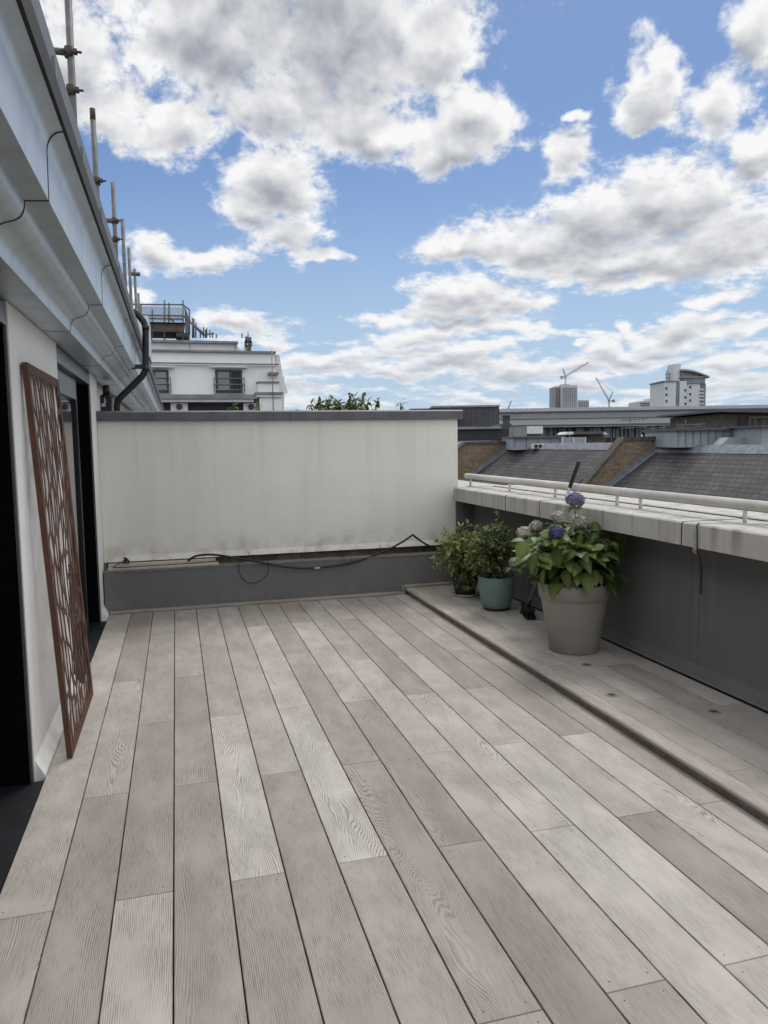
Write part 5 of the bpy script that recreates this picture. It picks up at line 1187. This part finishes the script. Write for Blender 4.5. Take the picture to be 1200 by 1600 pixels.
for px, a_, b_ in ((1026.5, 680.5, 699), (1003, 679.5, 684)):
    l, d_, z0_ = L(px, b_, 28.7); z1_ = L(px, a_, 28.7)[2]; w.tube([(l, 28.7, z0_), (l, 28.7, z1_)], .03, 6)
ypart(w, t, 'vent_pipe', 'palebox')

def aerial(px, py0, py1, dep, lab, n=6, rows=(0.0,)):
    t = yawthing('tv_aerial', lab, 'aerial', px, py1, dep, group='television aerials on the roofs'); l, d_, z1_ = L(px, py0, dep); z0_ = L(px, py1, dep)[2]
    w = MB(); w.tube([(l, dep, z0_), (l, dep, z1_)], .022, 6); ypart(w, t, 'pole', 'galv')
    for r_ in rows:
        w = MB(); z = z1_-(z1_-z0_)*r_-.03; w.tube([(l-.35, dep, z-.02), (l+.75, dep, z+.05)], .014, 5)
        for k in range(n): x = l-.3+k*1.0/n; w.tube([(x, dep-.16, z+.02), (x, dep+.16, z+.02)], .009, 4); w.tube([(x, dep, z-.09), (x, dep, z+.1)], .008, 4)
        ypart(w, t, 'antenna', 'galv')
aerial(984, 654, 684, 29.5, 'tall television aerial on the brick parapet right of the party wall', 6, (0.02, .45))
aerial(1020, 663, 684, 31, 'short aerial with antennas between the tall aerial and the metal roof box', 5, (.25, .5))
aerial(1071, 656, 671, 28, 'aerial with a spread of antennas on the metal roof box', 7, (.5, .75))
aerial(1037, 665, 684, 33, 'slim aerial just left of the metal roof box', 6, (.35,))

# ------------------------------------------------------------------ skyline: towers and cranes
t = yawthing('tower_block', 'distant dark grey tower block with a pale window grid under a crane', 'tower', 886, 640, 520)
D = 520
w = MB(); slab(w, 867.5, 604, 880, 640, D, 18); ypart(w, t, 'dark_wing', 'tower_a')
w = MB(); slab(w, 878, 602, 902.5, 640, D-4, 20); ypart(w, t, 'light_wing', 'tower_b')
w = MB(); slab(w, 878, 600.6, 890, 601.9, D, 8); ypart(w, t, 'roof_box', 'tower_a')
for k in range(96):
    i, j = k % 8, k//8; w = MB(); slab(w, 879.3+i*2.85, 605.5+j*2.7, 880.9+i*2.85, 607.3+j*2.7, D-4.3, .25); ypart(w, t, 'window', 'farblue')
w = MB()
for i in range(4):
    for j in range(13): slab(w, 868.6+i*2.5, 606.3+j*2.7, 869.7+i*2.5, 607.6+j*2.7, D-.3, .25)
tag(ypart(w, t, 'small_window', 'blackclad'), kind='stuff')
t = yawthing('low_office_block', 'small pale gridded block right of the distant dark tower', 'building', 911, 640, 560)
w = MB(); slab(w, 902.8, 625, 920.5, 642, 560, 16); ypart(w, t, 'wall', 'tower_b')
for i in range(6):
    for j in range(4): w = MB(); slab(w, 904+i*2.8, 627.2+j*3.2, 905.8+i*2.8, 629.2+j*3.2, 559.7, .25); ypart(w, t, 'window', 'farblue')
t = yawthing('curved_roof_tower', 'white residential tower with arched roof, lift shaft and rounded balconies', 'tower', 1072, 634, 380)
D = 380
w = MB(); slab(w, 1038, 596, 1056.5, 640, D, 20); slab(w, 1062.5, 595.5, 1073, 640, D, 20); slab(w, 1073, 599, 1094, 640, D+1, 18); ypart(w, t, 'wall', 'tower_w')
w = MB(); slab(w, 1056.7, 597, 1062.3, 640, D+.6, 10); ypart(w, t, 'stair_glazing', 'farblue')
w = MB(); slab(w, 1052.5, 569, 1064, 595.4, D+2, 8); ypart(w, t, 'lift_shaft', 'tower_w')
w = MB(); a = L(1064.5, 596, D); 
arcp = [L(1064.5, 577, D), L(1072, 577.3, D), L(1082, 579, D), L(1092, 581.8, D), L(1100, 584.8, D), L(1107.5, 588, D)]
w.prism([(p[0], p[2]) for p in arcp]+[(p[0], p[2]-.8) for p in reversed(arcp)], 1, D-1, D+18); ypart(w, t, 'arched_roof', 'zincpale')
w = MB(); a = L(1065, 590, D); w.prism([(p[0], p[2]-.85) for p in arcp[:-1]]+[(arcp[4][0], L(1100, 590, D)[2]), (arcp[0][0], L(1065, 590, D)[2])], 1, D+2, D+16); ypart(w, t, 'gable', 'tower_a')
w = MB(); slab(w, 1066, 590.2, 1102, 599, D+.3, 15); ypart(w, t, 'penthouse_glazing', 'farblue')
w = MB(); slab(w, 1064.5, 588.3, 1104, 590.0, D-.6, 17); slab(w, 1036, 594.8, 1056, 596, D-.8, 20); ypart(w, t, 'ledge', 'fargrey')
w = MB(); slab(w, 1094.2, 599.2, 1103, 640, D+2, 14); ypart(w, t, 'balcony_glazing', 'farblue')
for py in (608.5, 614, 619, 624.5, 630.5):
    l, d_, z = L(1098, py, D); w = MB()
    pr2 = [(L(1093.5, py, D)[0], D+6)]+[(L(1093.5, py, D)[0]+(L(1107, py, D)[0]-L(1093.5, py, D)[0])*math.sin(R(a_)), D+6-7*math.cos(R(a_))*.8) for a_ in range(0, 91, 15)]+[(L(1107, py, D)[0], D+12), (L(1093.5, py, D)[0], D+12)]
    w.prism(pr2, 2, z-.35, z+.35); ypart(w, t, 'balcony', 'tower_w')
for px, py in ((1078.8, 603), (1078.8, 614), (1078.8, 624), (1071.2, 608), (1071.2, 619), (1071.2, 629), (1041.5, 605), (1041.5, 615), (1041.5, 625)):
    w = MB(); slab(w, px-1.3, py, px+1.3, py+3.4, D-.3+(1 if px > 1073 else 0), .25); ypart(w, t, 'window', 'blackclad')
w = MB()
for px, py in ((1046, 577), (1048.5, 572), (1051, 580)): l, d_, z = L(px, py, D); w.tube([(l, D+4, L(px, 595, D)[2]), (l, D+4, z)], .25, 5)
for py in (584, 590): w.tube([(L(1044, py, D)[0], D+4, L(1044, py, D)[2]), (L(1052, py-1, D)[0], D+4, L(1052, py-1, D)[2])], .25, 5)
ypart(w, t, 'mast', 'fargrey')
t = yawthing('flat_roofed_block', 'low pale stepped building left of the arched tower', 'building', 1018, 634, 420)
w = MB(); slab(w, 1000.5, 627, 1037, 640, 420, 20); slab(w, 1015, 623, 1033, 626.8, 424, 10); ypart(w, t, 'wall', 'tower_b')
w = MB(); slab(w, 1000, 629.3, 1037, 630.6, 419.6, .3); slab(w, 1000, 633, 1037, 634, 419.6, .3); ypart(w, t, 'window_band', 'farblue')
def lattice(w, a, b, wid, n, r, up=Vector((0, 0, 1))):
    a, b = Vector(a), Vector(b); dd = (b-a).normalized(); sd = Vector((0, 1, 0)); u = dd.cross(sd).normalized()*wid
    w.tube([a+u, b+u*.5], r, 4); w.tube([a-u, b-u*.5], r, 4)
    for k in range(n):
        p, q = a+(b-a)*k/n, a+(b-a)*(k+1)/n; s_ = 1 if k % 2 else -1
        w.tube([p+u*s_, q-u*s_], r*.7, 4, cap=False)
def crane(lab, base, piv, tip, ctr, dep, wid, r, mt='crane'):
    t = yawthing('tower_crane', lab, 'crane', base[0], base[1], dep, group='tower cranes on the skyline')
    w = MB(); lattice(w, L(*base, dep), L(*piv, dep), wid, 8, r); ypart(w, t, 'mast', mt)
    w = MB(); lattice(w, L(*piv, dep), L(*tip, dep), wid*.8, 14, r); ypart(w, t, 'jib', mt)
    if ctr:
        w = MB(); lattice(w, L(*piv, dep), L(*ctr[0], dep), wid*.7, 5, r); w.tube([L(*ctr[0], dep), L(*tip, dep)] if len(ctr) < 3 else [L(*ctr[0], dep), L(*piv, dep)], r*.5, 4); ypart(w, t, 'a_frame', mt)
        l, d_, z = L(*ctr[1], dep); s_ = wid*1.6; w = MB(); w.box(l-s_, dep-s_, z-s_*1.1, l+s_, dep+s_, z+s_*1.1); w.tube([(l, dep, z), L(*piv, dep)], r*1.3, 4); ypart(w, t, 'counterweight', mt)
    l, d_, z = L(*piv, dep); w = MB(); w.box(l-wid*1.3, dep-wid, z-wid*1.2, l+wid*1.3, dep+wid, z+wid*.4); ypart(w, t, 'cab', mt)
crane('luffing crane rising from the dark distant tower, jib pointing up right', (883.5, 602), (883.5, 588), (920, 566), [(879.5, 576), (878, 589.5), 1], 540, .55, .16)
crane('luffing crane with steep jib leaning left between the two towers', (951.5, 636), (951.5, 626), (931, 590), [(957.5, 612.5), (958.5, 626.5)], 450, .45, .15, 'crane_red')
crane('tiny crane jib showing above the metal hall roof', (793, 645), (794, 638.5), (799, 626), None, 600, .5, .2)
